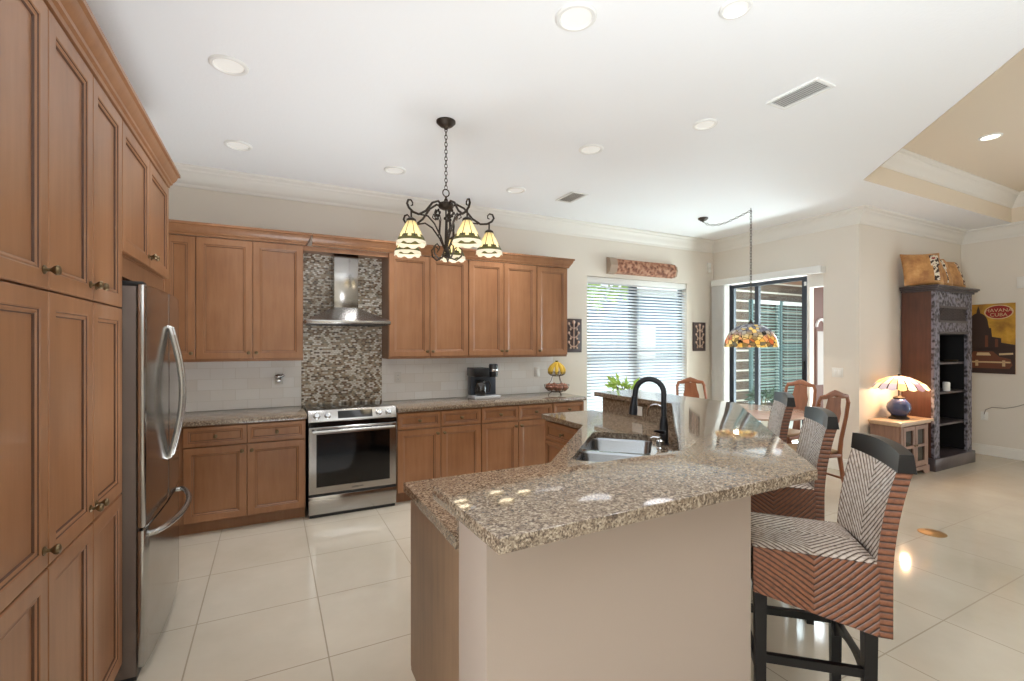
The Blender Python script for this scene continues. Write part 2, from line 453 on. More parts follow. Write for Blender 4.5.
# ---- left wall: pantry (faces +X), local x -> world +Y, local -y -> world +X
PX = -0.61   # carcass front plane; door faces 2 cm in front
R90 = PI / 2
def pantry(y0, w, cols, label):
    t = thing('pantry_cabinet', label, 'cabinet', (PX, y0, 0), R90, 'tall pantry cabinets on the left wall')
    b = mb('carcass').box(0, 0.001, 0.10, w, 0.585, 2.54); b.box(0, 0.06, 0, w, 0.585, 0.10); b.build('body', t, smooth=0)
    for x0, cw, side in cols:
        kx = x0 + cw - 0.032 if side == 'r' else x0 + 0.032
        add_front(t, 'door', x0 + G, 1.69, cw - 2 * G, 0.838, kx, 1.745)
        add_front(t, 'door', x0 + G, 0.868, cw - 2 * G, 0.816, kx, 0.925)
        add_front(t, 'door', x0 + G, 0.108, cw - 2 * G, 0.754)
    return t
pantry(1.079, 0.792, [(0, 0.396, 'l'), (0.396, 0.396, 'r')], 'tall brown pantry cabinet cut by the photo edge, one knob column showing')
pantry(1.871, 0.778, [(0, 0.394, 'r'), (0.394, 0.384, 'l')], 'tall brown pantry cabinet with paired doors right beside the refrigerator')
t = thing('over_fridge_cabinet', 'brown two door cabinet mounted above the stainless refrigerator', 'cabinet', (PX, 2.651, 0), R90)
b = mb('carcass').box(0, 0.001, 1.935, 1.06, 0.585, 2.54).box(0, 0.004, 1.84, 1.06, 0.03, 1.935).box(1.035, 0.001, 0, 1.06, 0.585, 1.935); b.build('body', t, smooth=0)
add_front(t, 'door', G, 1.945, 0.53 - 2 * G, 0.583, 0.53 - 0.032, 2.0)
add_front(t, 'door', 0.53 + G, 1.945, 0.53 - 2 * G, 0.583, 0.53 + 0.032, 2.0)
CC = [(0, 0), (0.022, 0), (0.024, 0.016), (0.034, 0.022), (0.036, 0.034), (0.050, 0.052), (0.058, 0.072), (0.060, 0.080), (0.072, 0.086), (0.072, 0.105), (0, 0.105)]
tag(mb('wood').sweep([(PX, 1.08), (PX, 3.713), (PX - 0.55, 3.713)], [(o, 2.541 + z) for o, z in CC]).build('cabinet_crown', smooth=25), 'brown crown moulding topping the pantry and refrigerator cabinets', 'moulding')

# ---- back wall uppers (face -Y)
UY = 4.77
UD = YB - UY - 0.004
UZ0, UZ1 = 1.372, 2.44
t = thing('wall_cabinet', 'brown wall cabinet with three doors between refrigerator and range hood', 'cabinet', (-0.80, UY, 0))
wall_unit(t, 1.062, UD, UZ0, UZ1, [(0.0, 0.229, 'r'), (0.229, 0.422, 'r'), (0.651, 0.411, 'l')])
t = thing('wall_cabinet', 'brown two door wall cabinet beside the range hood, partly behind the chandelier', 'cabinet', (1.048, UY, 0), 0, 'wall cabinets right of the hood')
wall_unit(t, 0.852, UD, UZ0, UZ1, [(0, 0.422, 'r'), (0.422, 0.43, 'l')])
t = thing('wall_cabinet', 'brown two door wall cabinet directly above the coffee maker', 'cabinet', (1.904, UY, 0), 0, 'wall cabinets right of the hood')
wall_unit(t, 0.852, UD, UZ0, UZ1, [(0, 0.425, 'r'), (0.425, 0.427, 'l')])
t = thing('wall_cabinet', 'brown single door wall cabinet at the window end of the row', 'cabinet', (2.76, UY, 0), 0, 'wall cabinets right of the hood')
wall_unit(t, 0.425, UD, UZ0, UZ1, [(0, 0.425, 'l')])
CB = [(o, UZ1 + 0.001 + z) for o, z in CC]
tag(mb('wood').sweep([(-0.80, UY), (0.262, UY), (0.262, UY + 0.30)], CB).build('cabinet_crown', smooth=25), 'dark brown crown moulding over the three door wall cabinet', 'moulding')
tag(mb('wood').sweep([(0.338, UY), (3.186, UY), (3.186, UY + 0.30)], CB).build('cabinet_crown', smooth=25), 'brown crown moulding running from the hood to the window end', 'moulding')
b = mb('wood').box(0.264, UY + 0.004, 2.395, 1.044, UY + 0.024, UZ1 - 0.001).box(0.264, UY + 0.024, 2.42, 1.044, UY + 0.29, UZ1 - 0.001)
tag(b.build('hood_valance', smooth=25), 'brown valance board bridging the cabinets above the hood chimney', 'valance')

# ---- backsplash
M_SUB = M['subway']
tag(mb('subway').box(-1.15, YB - 0.012, 0.9145, 0.262, YB - 0.001, UZ0 + 0.02).build('backsplash', smooth=0), 'pale stone tile backsplash between refrigerator and range', 'backsplash')
tag(mb('mosaic').box(0.264, YB - 0.016, 0.90, 1.046, YB - 0.001, 2.44).build('mosaic_backsplash', smooth=0), 'small brown and white mosaic tile panel behind the range', 'backsplash')
tag(mb('subway').box(1.048, YB - 0.012, 0.9145, 3.19, YB - 0.001, UZ0 + 0.02).build('backsplash', smooth=0), 'pale stone tile backsplash behind the coffee maker', 'backsplash')

# ---- base cabinets
BY = 4.47
BD = YB - BY - 0.02
t = thing('base_cabinet', 'brown base cabinet with two drawers beside the refrigerator', 'cabinet', (-1.15, BY, 0))
base_unit(t, 1.414, BD, [(0.53, 0.44, 'r'), (0.97, 0.444, 'l')])
t = thing('base_cabinet', 'brown base cabinet with two drawers directly right of the range', 'cabinet', (1.058, BY, 0), 0, 'base cabinets right of the range')
base_unit(t, 0.864, BD, [(0, 0.431, 'r'), (0.431, 0.433, 'l')])
t = thing('base_cabinet', 'pale lit base cabinet with two drawers below the coffee maker', 'cabinet', (1.926, BY, 0), 0, 'base cabinets right of the range')
base_unit(t, 0.862, BD, [(0, 0.429, 'r'), (0.429, 0.433, 'l')])
t = thing('base_cabinet', 'single drawer base cabinet at the window end below the fruit basket', 'cabinet', (2.792, BY, 0), 0, 'base cabinets right of the range')
base_unit(t, 0.42, BD, [(0, 0.42, 'l')])
tag(mb('granite').box(-1.15, BY - 0.035, 0.876, 0.275, YB - 0.0125, 0.914, 0.0015).build('countertop'), 'granite countertop between refrigerator and range', 'countertop')
tag(mb('granite').box(1.062, BY - 0.035, 0.876, 3.235, YB - 0.0125, 0.914, 0.0015).build('countertop'), 'granite countertop under the coffee maker and fruit basket', 'countertop')

# ---- refrigerator
FW = 0.91
t = thing('refrigerator', 'stainless french door refrigerator with bottom freezer beside the pantry', 'refrigerator', (-0.545, 2.665, 0), R90)
mb('fridgeside').box(0.005, 0.0, 0.02, FW - 0.005, 0.62, 1.79, 0.004).build('body', t)
def bowed(x0, x1, z0, z1, th=0.05, bow=0.02):
    b = mb('steel'); pts = []
    for i in range(13):
        x = x0 + (x1 - x0) * i / 12; pts.append((x, -0.004 - th * 0.5 - bow * (1 - ((x - FW / 2) / (FW / 2)) ** 2)))
    b.prism([(x0, -0.004), *pts, (x1, -0.004)], z0, z1, 0.006); return b
def bowed_handle_v(x):
    y = -0.029 - 0.018
    pts = [(x, y + 0.01, 0.915)] + [(x, y - 0.012 - 0.052 * math.sin(PI * i / 16), 0.925 + 0.685 * i / 16) for i in range(17)] + [(x, y + 0.01, 1.62)]
    return mb('steelh').tube(pts, 0.0125, 10, flat=0.8)
d = bowed(0.002, FW / 2 - 0.003, 0.69, 1.80).build('door', t); bowed_handle_v(FW / 2 - 0.035).build('handle', d)
d = bowed(FW / 2 + 0.003, FW - 0.002, 0.69, 1.80).build('door', t); bowed_handle_v(FW / 2 + 0.035).build('handle', d)
d = bowed(0.002, FW - 0.002, 0.055, 0.678).build('freezer_drawer', t)
pts = [(0.08, -0.03, 0.635)] + [(0.08 + (FW - 0.16) * i / 20, -0.055 - 0.075 * math.sin(PI * i / 20) ** 0.7, 0.64) for i in range(21)] + [(FW - 0.08, -0.03, 0.635)]
mb('steelh').tube(pts, 0.014, 10).build('handle', d)
mb('blackplastic').box(0.01, 0.0, 0.0, FW - 0.01, 0.5, 0.05).build('kick_grille', t, smooth=0)
mb('dark').box(0.03, -0.02, 1.79, 0.10, 0.10, 1.815, 0.004).box(FW - 0.10, -0.02, 1.79, FW - 0.03, 0.10, 1.815, 0.004).build('hinge_cover', t)

# ---- range
t = thing('range', 'stainless slide-in electric range with black glass oven door', 'range', (0.284, 4.445, 0))
RW = 0.765
mb('dark').box(0.004, 0.03, 0.03, RW - 0.004, 0.60, 0.905).build('body', t, smooth=0)
b = mb('blackglass').box(0, 0.05, 0.908, RW, 0.63, 0.922, 0.003); b.build('cooktop', t)
b = mb('dark')
M['ring'] = mat('grey_ring', (70, 70, 72), 0.4)
for x, y, r in ((0.2, 0.22, 0.10), (0.56, 0.22, 0.115), (0.2, 0.47, 0.075), (0.56, 0.47, 0.085)):
    mb('ring').lathe([(r - 0.0015, 0.9222), (r - 0.0015, 0.9226), (r + 0.0015, 0.9226), (r + 0.0015, 0.9222)], 40, (x, y, 0), cap=False).build('burner_ring', t, smooth=0)
b = mb('steelh'); b.X = Matrix(((0, 0, 1, 0), (1, 0, 0, 0), (0, 1, 0, 0), (0, 0, 0, 1)))
b.prism([(0.07, 0.835), (-0.005, 0.835), (-0.012, 0.845), (0.028, 0.938), (0.075, 0.938)], 0.0, RW, 0.003)
panel = b.build('control_panel', t)
def on_panel(x, s): # point on slanted face, s 0..1 upward
    return Vector((x, -0.012 + 0.04 * s, 0.845 + 0.093 * s))
nrm = Vector((0, -0.093, 0.04)).normalized(); upv = Vector((0, 0.04, 0.093)).normalized()
b = mb('blackglass'); c0 = on_panel(0, 0.5)
q = []
for off in (0.0005, 0.003):
    q.append([b.v(c0 + Vector((x, 0, 0)) + upv * s + nrm * off) for x, s in ((0.245, -0.034), (0.545, -0.034), (0.545, 0.034), (0.245, 0.034))])
b.f(q[0][::-1]); b.f(q[1])
for k in range(4): b.f([q[0][k], q[0][(k + 1) % 4], q[1][(k + 1) % 4], q[1][k]])
b.build('display', t, smooth=0)
for x in (0.07, 0.16, 0.605, 0.695):
    b = mb('chrome'); b.X = Matrix.Translation(on_panel(x, 0.5)) @ nrm.to_track_quat('Z', 'Y').to_matrix().to_4x4()
    b.lathe([(0.029, 0), (0.029, 0.004), (0.024, 0.007), (0.0225, 0.026), (0.019, 0.030), (0.0001, 0.031)], 22).box(-0.003, -0.02, 0.03, 0.003, 0.02, 0.036)
    b.build('knob', t)
d = thing_d = None
b = MB()
rect_loft(b, 0.003, 0.208, RW - 0.006, 0.585, [(0, 0.028, 'steel'), (0, -0.012, 'steel'), (0.004, -0.016, 'steel'), (0.062, -0.016, 'steel'), (0.064, -0.013, 'blackglass'), (0.066, -0.013, 'blackglass')])
d = b.build('oven_door', t, smooth=20)
b = mb('steelh').tube([(0.03 + (RW - 0.06) * i / 12, -0.066, 0.762) for i in range(13)], 0.0125, 12)
for x in (0.06, RW - 0.06): b.bar((x, -0.014, 0.762), (x, -0.064, 0.762), 0.018, 0.02)
b.build('handle', d)
mb('blackglass').box(0.0, -0.004, 0.795, RW, 0.04, 0.833).build('vent_trim', t, smooth=0)
b = mb('steel').box(0.003, -0.014, 0.03, RW - 0.003, 0.028, 0.188, 0.004); b.build('drawer', t)
b = mb('dark').box(0.003, -0.002, 0.188, RW - 0.003, 0.03, 0.208).box(0.01, 0.01, 0.0, RW - 0.01, 0.55, 0.03); b.build('base', t, smooth=0)
def text(s, size, m, depth=0.0008, name='lettering'):
    cu = bpy.data.curves.new(name, 'FONT'); cu.body = s; cu.size = size; cu.extrude = depth; cu.align_x = 'CENTER'; cu.align_y = 'CENTER'
    ob = bpy.data.objects.new(name, cu); dg = bpy.context.evaluated_depsgraph_get(); COL.objects.link(ob); dg.update()
    me = bpy.data.meshes.new_from_object(ob.evaluated_get(bpy.context.evaluated_depsgraph_get())); COL.objects.unlink(ob); bpy.data.objects.remove(ob)
    me.materials.clear(); me.materials.append(M[m] if isinstance(m, str) else m)
    o = bpy.data.objects.new(name, me); COL.objects.link(o); return o
lt = text('SAMSUNG', 0.022, 'dark', 0.0006); lt.parent = d; lt.location = (RW / 2 + 0.03, -0.0166, 0.238); lt.rotation_euler = (PI / 2, 0, 0)

# ---- hood
t = thing('range_hood', 'stainless wall chimney range hood over the range', 'range hood', (0.652, YB - 0.018, 0))
def frust(b, x0, x1, y0, y1, z0, X0, X1, Y0, Y1, z1):
    a = [b.v(p) for p in ((x0, y0, z0), (x1, y0, z0), (x1, y1, z0), (x0, y1, z0))]; c = [b.v(p) for p in ((X0, Y0, z1), (X1, Y0, z1), (X1, Y1, z1), (X0, Y1, z1))]
    b.f(a[::-1]); b.f(c)
    for k in range(4): b.f([a[k], a[(k + 1) % 4], c[(k + 1) % 4], c[k]])
b = mb('steelh'); frust(b, -0.374, 0.374, -0.49, 0, 1.745, -0.125, 0.125, -0.27, 0, 1.875); b.build('canopy', t, smooth=0)
mb('steel').box(-0.376, -0.494, 1.712, 0.376, 0, 1.745, 0.002).build('rim', t)
mb('dark').box(-0.35, -0.47, 1.706, -0.01, -0.04, 1.712).box(0.01, -0.47, 1.706, 0.35, -0.04, 1.712).build('filter', t, smooth=0)
mb('steel').box(-0.112, -0.25, 1.875, 0.112, 0, 2.417, 0.002).build('chimney', t)

# ---- island / peninsula
ZB = 1.09
r2 = math.sqrt(2)
PW = [(0.53, 1.19), (1.64, 1.19), (2.88, 2.43), (2.88, 3.40), (2.665, 3.40), (2.665, 2.53), (1.565, 1.405), (0.53, 1.405)]
struct(mb('pony').prism(PW, 0, ZB - 0.04).build('wall_island', smooth=0))
BAR = [(0.455, 0.955), (1.70, 0.975), (3.07, 2.335), (3.07, 3.47), (2.615, 3.47), (2.615, 2.53), (1.495, 1.40), (0.44, 1.40)]
tag(mb('granite').prism(BAR, ZB - 0.038, ZB, 0.004).build('raised_countertop'), 'raised granite bar top wrapping the outside of the island', 'countertop')
SU0, SU1, SV0, SV1 = 2.46, 3.30, -0.47, -0.07
def uv2(u, v): return ((u + v) / r2, (u - v) / r2)
def rrect(u0, u1, v0, v1, r, n=5):
    out = []
    for cu, cv, a in ((u1 - r, v1 - r, 0), (u0 + r, v1 - r, PI / 2), (u0 + r, v0 + r, PI), (u1 - r, v0 + r, 1.5 * PI)):
        for i in range(n + 1):
            th = a + PI / 2 * i / n; out.append((cu + r * math.cos(th), cv + r * math.sin(th)))
    return out
LOW = [(0.52, 1.408), (0.52, 2.07), (1.277, 2.068), (2.095, 2.915), (2.095, 3.53), (2.645, 3.53), (2.645, 2.53), (1.55, 1.426), (1.53, 1.408)]
hole = [uv2(*p) for p in rrect(SU0, SU1, SV0, SV1, 0.06)]
tag(mb('granite').prism_hole(LOW, [hole], 0.876, 0.914).build('countertop', smooth=0), 'lower granite island countertop holding the sink', 'countertop')
b = mb('granite')
SP = [(0.53, 1.407), (1.566, 1.407), (2.663, 2.531), (2.663, 3.38), (2.643, 3.38), (2.643, 2.539), (1.558, 1.427), (0.53, 1.427)]
tag(b.prism(SP, 0.9145, ZB - 0.039).build('island_backsplash', smooth=0), 'granite upstand behind the sink beneath the raised bar', 'backsplash')
# island cabinets
t = thing('island_cabinet', 'brown wooden island cabinet under the lower counter, plain end panel showing', 'cabinet', (0.545, 2.035, 0), PI)
t.rotation_euler.z = 0
b = mb('islandpanel').prism([(0, -0.62), (0, 0), (0.70, 0), (0.70, -0.62)], 0.10, 0.874).prism([(0.004, -0.62), (0.004, -0.07), (0.70, -0.07), (0.70, -0.62)], 0.0, 0.10)
b.build('body', t, smooth=0)
for x0 in (0.0, 0.35):
    bb = MB(); bb.X = Matrix.Translation((x0 + 0.35, 0, 0)) @ Matrix.Rotation(PI, 4, 'Z'); door_mesh(bb, G, 0.108, 0.345, 0.755); bb.build('door', t, smooth=20)
t = thing('sink_cabinet', 'diagonal brown sink base cabinet inside the island corner', 'cabinet', (0, 0, 0))
mb('carcass').prism([(1.30, 2.03), (1.28, 1.45), (1.58, 1.46), (2.62, 2.53), (2.62, 2.90), (2.14, 2.90)], 0.1, 0.66).build('body', t, smooth=0)
bb = MB(); bb.X = Matrix.Translation((1.31, 2.045, 0)) @ Matrix.Rotation(PI / 4 + 0.012, 4, 'Z') 
bb.X = Matrix.Translation((2.125, 2.90, 0)) @ Matrix.Rotation(PI / 4 + PI + 0.008, 4, 'Z')
bb2 = MB(); bb2.X = bb.X
door_mesh(bb, 0.02, 0.108, 0.56, 0.55); bb.build('door', t, smooth=20); door_mesh(bb2, 0.585, 0.108, 0.56, 0.55); bb2.build('door', t, smooth=20)
t = thing('drawer_cabinet', 'shaded brown drawer cabinet at the far inner leg of the island', 'cabinet', (2.13, 3.50, 0), -PI / 2)
mb('carcass').box(0, 0.001, 0.1, 0.58, 0.50, 0.874).box(0, 0.06, 0, 0.58, 0.5, 0.1).build('body', t, smooth=0)
for z, h in ((0.705, 0.157), (0.41, 0.29), (0.108, 0.297)): add_front(t, 'drawer', G, z, 0.575, h, 0.29, z + h / 2)
# sink
t = thing('sink', 'double bowl undermount stainless steel sink in the island counter', 'sink', (0, 0, 0))
def bowl(u0, u1):
    b = mb('sinksteel'); rings = []
    for ins, z, r in ((-0.012, 0.8745, 0.06), (0.0, 0.8745, 0.055), (0.006, 0.86, 0.055), (0.014, 0.70, 0.055), (0.03, 0.675, 0.05), (0.06, 0.668, 0.04)):
        rings.append([b.v((*uv2(p, q), z)) for p, q in rrect(u0 + ins, u1 - ins, SV0 + ins, SV1 - ins, r)])
    for a, c in zip(rings, rings[1:]):
        for k in range(len(a)): b.f([a[k], a[(k + 1) % len(a)], c[(k + 1) % len(c)], c[k]])
    b.f(rings[-1]); return b.build('bowl', t, normals=False)
bw = bowl(SU0 + 0.008, 2.865); cxy = uv2(2.66, -0.27); mb('chrome').lathe([(0.045, 0.669), (0.04, 0.672), (0.012, 0.670), (0.0001, 0.670)], 20, (*cxy, 0)).build('drain', bw)
bw = bowl(2.895, SU1 - 0.008); cxy = uv2(3.09, -0.27); mb('chrome').lathe([(0.045, 0.669), (0.04, 0.672), (0.012, 0.670), (0.0001, 0.670)], 20, (*cxy, 0)).build('drain', bw)
# faucet: local +x = towards the bowl direction (-1,1)/sqrt2
fx, fy = uv2(3.02, 0.0)
t = thing('faucet', 'black gooseneck pull-down kitchen faucet behind the sink', 'faucet', (fx, fy, 0.9145), math.radians(128))
mb('black_metal').lathe([(0.032, 0), (0.032, 0.006), (0.027, 0.012), (0.026, 0.10), (0.023, 0.14), (0.018, 0.17)], 20).build('base', t)
pts = [(0, 0, 0.11), (0, 0, 0.20), (0, 0, 0.30)] + arc((0.085, 0, 0.31), 0.085, PI, 0.12, 16) + [(0.175, 0, 0.27)]
mb('black_metal').tube(pts, 0.0165, 12).build('spout', t)
mb('black_metal').tube([(0.1745, 0, 0.285), (0.178, 0, 0.255), (0.183, 0, 0.20), (0.186, 0, 0.17)], [0.019, 0.020, 0.026, 0.027], 14).build('spray_head', t)
mb('black_metal').tube([(0, 0, 0.07), (0.0, 0.03, 0.075)], 0.017, 12).tube([(0, 0.03, 0.075), (0.03, 0.085, 0.09), (0.04, 0.11, 0.094)], [0.011, 0.0075, 0.006], 10).build('lever', t)
fx, fy = uv2(3.19, 0.0)
t = thing('filter_tap', 'slim chrome filtered water tap behind the black faucet', 'tap', (fx, fy, 0.9145), math.radians(135))
mb('chrome').lathe([(0.02, 0), (0.02, 0.006), (0.013, 0.012), (0.012, 0.05), (0.008, 0.06)], 16).build('base', t)
mb('chrome').tube([(0, 0, 0.05), (0, 0, 0.17)] + arc((0.05, 0, 0.17), 0.05, PI, 0.0, 12) + [(0.10, 0, 0.14)], 0.005, 8).build('spout', t)
mb('black_metal').bar((0, 0.0, 0.05), (0, 0.04, 0.055), 0.009).build('lever', t)
t = thing('soap_dispenser', 'small chrome soap dispenser on the counter beside the black faucet', 'soap dispenser', (*uv2(2.885, -0.02), 0.9145), math.radians(135))
mb('chrome').lathe([(0.021, 0), (0.021, 0.005), (0.016, 0.01), (0.016, 0.022), (0.022, 0.026), (0.022, 0.045), (0.014, 0.05), (0.006, 0.054), (0.006, 0.07), (0.0001, 0.072)], 18).build('pump', t)
mb('chrome').tube([(0, 0, 0.064), (0.04, 0, 0.066), (0.055, 0, 0.058)], 0.005, 8).build('spout', t)
def plate(name, label, cat, loc, rotz, w, h, kind, group=None):
    """wall plate in local xz facing -y"""
    t = thing(name, label, cat, loc, rotz, group)
    mb('plastic').box(-w / 2, -0.006, -h / 2, w / 2, 0, h / 2, 0.002).build('cover_plate', t)
    b = mb('white')
    k = max(1, round(w / 0.05)) if kind == 'switch' else 1
    if kind == 'switch':
        k = 2 if w > 0.1 else 1
        for i in range(k):
            c = (i - (k - 1) / 2) * 0.046; b.box(c - 0.016, -0.009, -0.033, c + 0.016, -0.006, 0.033, 0.001)
        b.build('rocker', t)
    elif kind == 'outlet':
        for z in (-0.02, 0.02): b.box(-0.016, -0.009, z - 0.014, 0.016, -0.006, z + 0.014, 0.002)
        b.build('receptacle', t)
        b = mb('dark')
        for z in (-0.02, 0.02):
            for x in (-0.006, 0.006): b.box(x - 0.001, -0.0095, z - 0.004, x + 0.001, -0.009, z + 0.006)
        b.build('slots', t, smooth=0)
    return t
plate('outlet', 'white outlet on the granite upstand behind the sink', 'outlet', (2.642, 2.93, 0.985), -PI / 2, 0.115, 0.075, 'plain')

# ------------------------------------------------------------------ bar stools
def make_stool():
    t = thing('bar_stool', 'x', 'bar stool', (0, 0, 0), PI / 4, 'woven bar stools along the island bar')
    hw = 0.205; yf, yr = 0.21, -0.20
    zt = lambda y: 0.748 + 0.012 * (y - yr) / (yf - yr)
    pit = 0.026
    # seat: relief woven nested diamonds
    def P(u, v):
        x = (u - .5) * 2 * hw; y = yr + (yf - yr) * v
        ph = (abs(x) + abs((y - 0.005) * 0.95)) / pit
        e = min(1, 6 * min(u, 1 - u, v, 1 - v) + 0.0)
        return (x, y, zt(y) - 0.012 * (1 - e) ** 2 + 0.0028 * abs(math.sin(PI * ph)) - 0.006 * (1 - (2 * u - 1) ** 2) * (1 - (2 * v - 1) ** 2))
    b = mb('wickertop').patch(P, 96, 96, lambda u, v: (abs((u - .5) * 2 * hw) + abs((yr + (yf - yr) * v - 0.005) * 0.95)) / pit + 0.5)
    b.use('wicker').box(-hw + 0.008, yr + 0.008, 0.70, hw - 0.008, yf - 0.008, 0.738)
    b.build('seat', t, smooth=60)
    # woven apron panels
    b = mb('wicker'); zb = lambda y: 0.475 + (0.575 - 0.475) * (y - yr) / (yf - yr)
    for sx in (-1, 1):
        for xo in (hw, hw - 0.02):
            def P(u, v, sx=sx, xo=xo):
                y = yr + (yf - yr) * u; return (sx * (xo), y, zb(y) + (zt(y) - 0.012 - zb(y)) * v)
            b.patch(P, 24, 12, lambda u, v: ((zb(yr + (yf - yr) * u) + 0.25 * v) - 0.9 * abs((yf - yr) * (u - .5))) / 0.027)
        b.box(sx * hw, yf - 0.002, zb(yf), sx * (hw - 0.02), yf, zt(yf) - 0.012); b.box(sx * hw, yr, zb(yr), sx * (hw - 0.02), yr + 0.002, zt(yr) - 0.012)
    for yy, z0 in ((yf, 0.60), (yr, 0.50)):
        for o in (0, 0.02):
            def P(u, v, yy=yy, z0=z0, o=o):
                return ((u - .5) * 2 * hw, yy - math.copysign(o, yy), z0 + (zt(yy) - 0.012 - z0) * v)
            b.patch(P, 24, 10, lambda u, v: (0.25 * v - 0.9 * abs((u - .5) * 2 * hw)) / 0.027)
    b.build('apron', t, smooth=40)
    # backrest
    def by(z): q = (z - 0.72) / 0.36; return yr - 0.005 - 0.015 * q - 0.045 * q * q
    wz = lambda z: hw + 0.004 * (z - 0.72)
    def PF(u, v):
        z = 0.735 + 0.345 * v; x = (u - .5) * 2 * wz(z); ph = (z - 0.95 * abs(x)) / pit
        return (x, by(z) + 0.012 + 0.0028 * abs(math.sin(PI * ph)) - 0.018 * (1 - (2 * u - 1) ** 2), z)
    Fb = lambda u, v: ((0.735 + 0.345 * v) - 0.95 * abs((u - .5) * 2 * hw)) / pit + 0.5
    b = mb('wickertop').patch(PF, 90, 84, Fb)
    b.use('wicker')
    def PB(u, v):
        z = 0.475 + 0.605 * v; x = (u - .5) * 2 * wz(z); return (x, by(max(z, 0.72)) - 0.035 - 0.018 * (1 - (2 * u - 1) ** 2), z)
    b.patch(PB, 24, 24, lambda u, v: ((0.5 + 0.58 * v) - 0.95 * abs((u - .5) * 2 * hw)) / 0.027)
    for sx in (-1, 1):
        def PS(u, v, sx=sx):
            z = 0.475 + 0.605 * v; return (sx * wz(z), by(max(z, 0.72)) - 0.035 + 0.05 * u, z)
        b.patch(PS, 3, 24, lambda u, v: (0.58 * v) / 0.022)
    b.build('backrest', t, smooth=60)
    # top rail, curved
    b = mb('espresso'); 
    top = []
    for i in range(13):
        u = i / 12; x = (u - .5) * 2 * (hw + 0.012); bow = 0.018 * (1 - (2 * u - 1) ** 2); zz = 1.138 + 0.014 * (1 - (2 * u - 1) ** 2)
        y0 = by(1.08) - bow
        top.append([(x, y0 + 0.018, 1.072), (x, y0 + 0.012, zz), (x, y0 - 0.030, zz), (x, y0 - 0.040, 1.072)])
    R = [[b.v(p) for p in q] for q in top]
    fs = [b.f(R[0]), b.f(R[-1][::-1])]
    for a, c in zip(R, R[1:]):
        for k in range(4): fs.append(b.f([a[k], c[k], c[(k + 1) % 4], a[(k + 1) % 4]]))
    b.build('top_rail', t, smooth=50)
    # legs and stretchers
    def leg(x, y, z1):
        b = mb('espresso'); s0, s1 = 0.017, 0.0215
        frust(b, x - s0, x + s0, y - s0, y + s0, 0, x - s1, x + s1, y - s1, y + s1, z1); b.build('leg', t, smooth=0)
    lx = 0.178
    leg(-lx, 0.182, 0.60); leg(lx, 0.182, 0.60); leg(-lx, -0.176, 0.50); leg(lx, -0.176, 0.50)
    for x in (-lx, lx): mb('espresso').bar((x, 0.17, 0.315), (x, -0.16, 0.325), 0.022, 0.032).build('stretcher', t, smooth=0)
    mb('espresso').bar((-lx + 0.01, 0.182, 0.25), (lx - 0.01, 0.182, 0.25), 0.022, 0.034).build('footrest', t, smooth=0)
    b = mb('espresso').bar((-lx + 0.01, -0.176, 0.33), (lx - 0.01, -0.176, 0.33), 0.022, 0.02)
    N = 14; Rr = []
    for i in range(N + 1):
        u = i / N; x = (u - .5) * 2 * (lx - 0.015); z = 0.32 - 0.06 * abs(2 * u - 1) ** 2.2
        Rr.append([b.v((x, -0.168, 0.322)), b.v((x, -0.168, z - 0.004)), b.v((x, -0.184, z - 0.004)), b.v((x, -0.184, 0.322))])
    b.f(Rr[0]); b.f(Rr[-1][::-1])
    for a, c in zip(Rr, Rr[1:]):
        for k in range(4): b.f([a[k], c[k], c[(k + 1) % 4], a[(k + 1) % 4]])
    b.build('arched_stretcher', t, smooth=40)
    return t
st = make_stool()
spots = [(1.945, 1.185, 'woven rattan bar stool nearest the camera, seat fully visible'),
         (2.625, 1.80, 'woven rattan bar stool in the middle of the three at the bar'),
         (3.305, 2.455, 'woven rattan bar stool farthest along the bar, mostly hidden by the counter')]
for i, (x, y, lb) in enumerate(spots):
    o = st if i == 0 else copy_tree(st)
    o.location = (x, y, 0); o['label'] = lb

# ------------------------------------------------------------------ chandelier
def glass(name, rgb, emit=0.0, tr=0.55, rough=0.25):
    m = mat(name, rgb, rough, emit=(rgb, emit) if emit else None); nt = m.node_tree
    ts = nt.nodes.new('ShaderNodeBsdfTranslucent'); ts.inputs[0].default_value = s2l(*rgb)
    mx = nt.nodes.new('ShaderNodeMixShader'); mx.inputs[0].default_value = tr
    nt.links.new(nt.nodes['Principled BSDF'].outputs[0], mx.inputs[1]); nt.links.new(ts.outputs[0], mx.inputs[2])
    nt.links.new(mx.outputs[0], nt.nodes['Material Output'].inputs[0]); return m
M['amber'] = glass('cream_amber_glass', (250, 234, 184)); M['greenglass'] = glass('dark_green_glass', (86, 86, 52), 0, 0.3); M['milk'] = glass('milk_glass', (226, 224, 216), 0, 0.4)
M['bulb'] = mat('bulb', (255, 240, 210), 0.3, emit=((255, 226, 170), 1.6))
def chain(b, p0, p1, link=0.034, r=0.0026, w=0.010):
    p0, p1 = Vector(p0), Vector(p1); L = (p1 - p0).length; n = max(2, int(L / (link * 0.74))); d = (p1 - p0) / n
    q = d.to_track_quat('Z', 'Y').to_matrix().to_4x4()
    for i in range(n):
        b2 = b.X; b.X = Matrix.Translation(p0 + d * (i + 0.5)) @ q @ Matrix.Rotation((i % 2) * PI / 2, 4, 'Z')
        b.tube([(w * math.cos(a), 0, link / 2 * math.sin(a)) for a in [2 * PI * k / 10 for k in range(10)]], r, 5, closed=True); b.X = b2
    return b
CX, CY = 1.105, 3.19
t = thing('chandelier', 'wrought iron chandelier with five cream stained glass shades over the kitchen', 'chandelier', (CX, CY, 0))
mb('iron').lathe([(0.068, CZ - 0.001), (0.068, CZ - 0.012), (0.06, CZ - 0.02), (0.045, CZ - 0.034), (0.02, CZ - 0.042), (0.01, CZ - 0.06), (0.0001, CZ - 0.062)], 28).build('canopy', t)
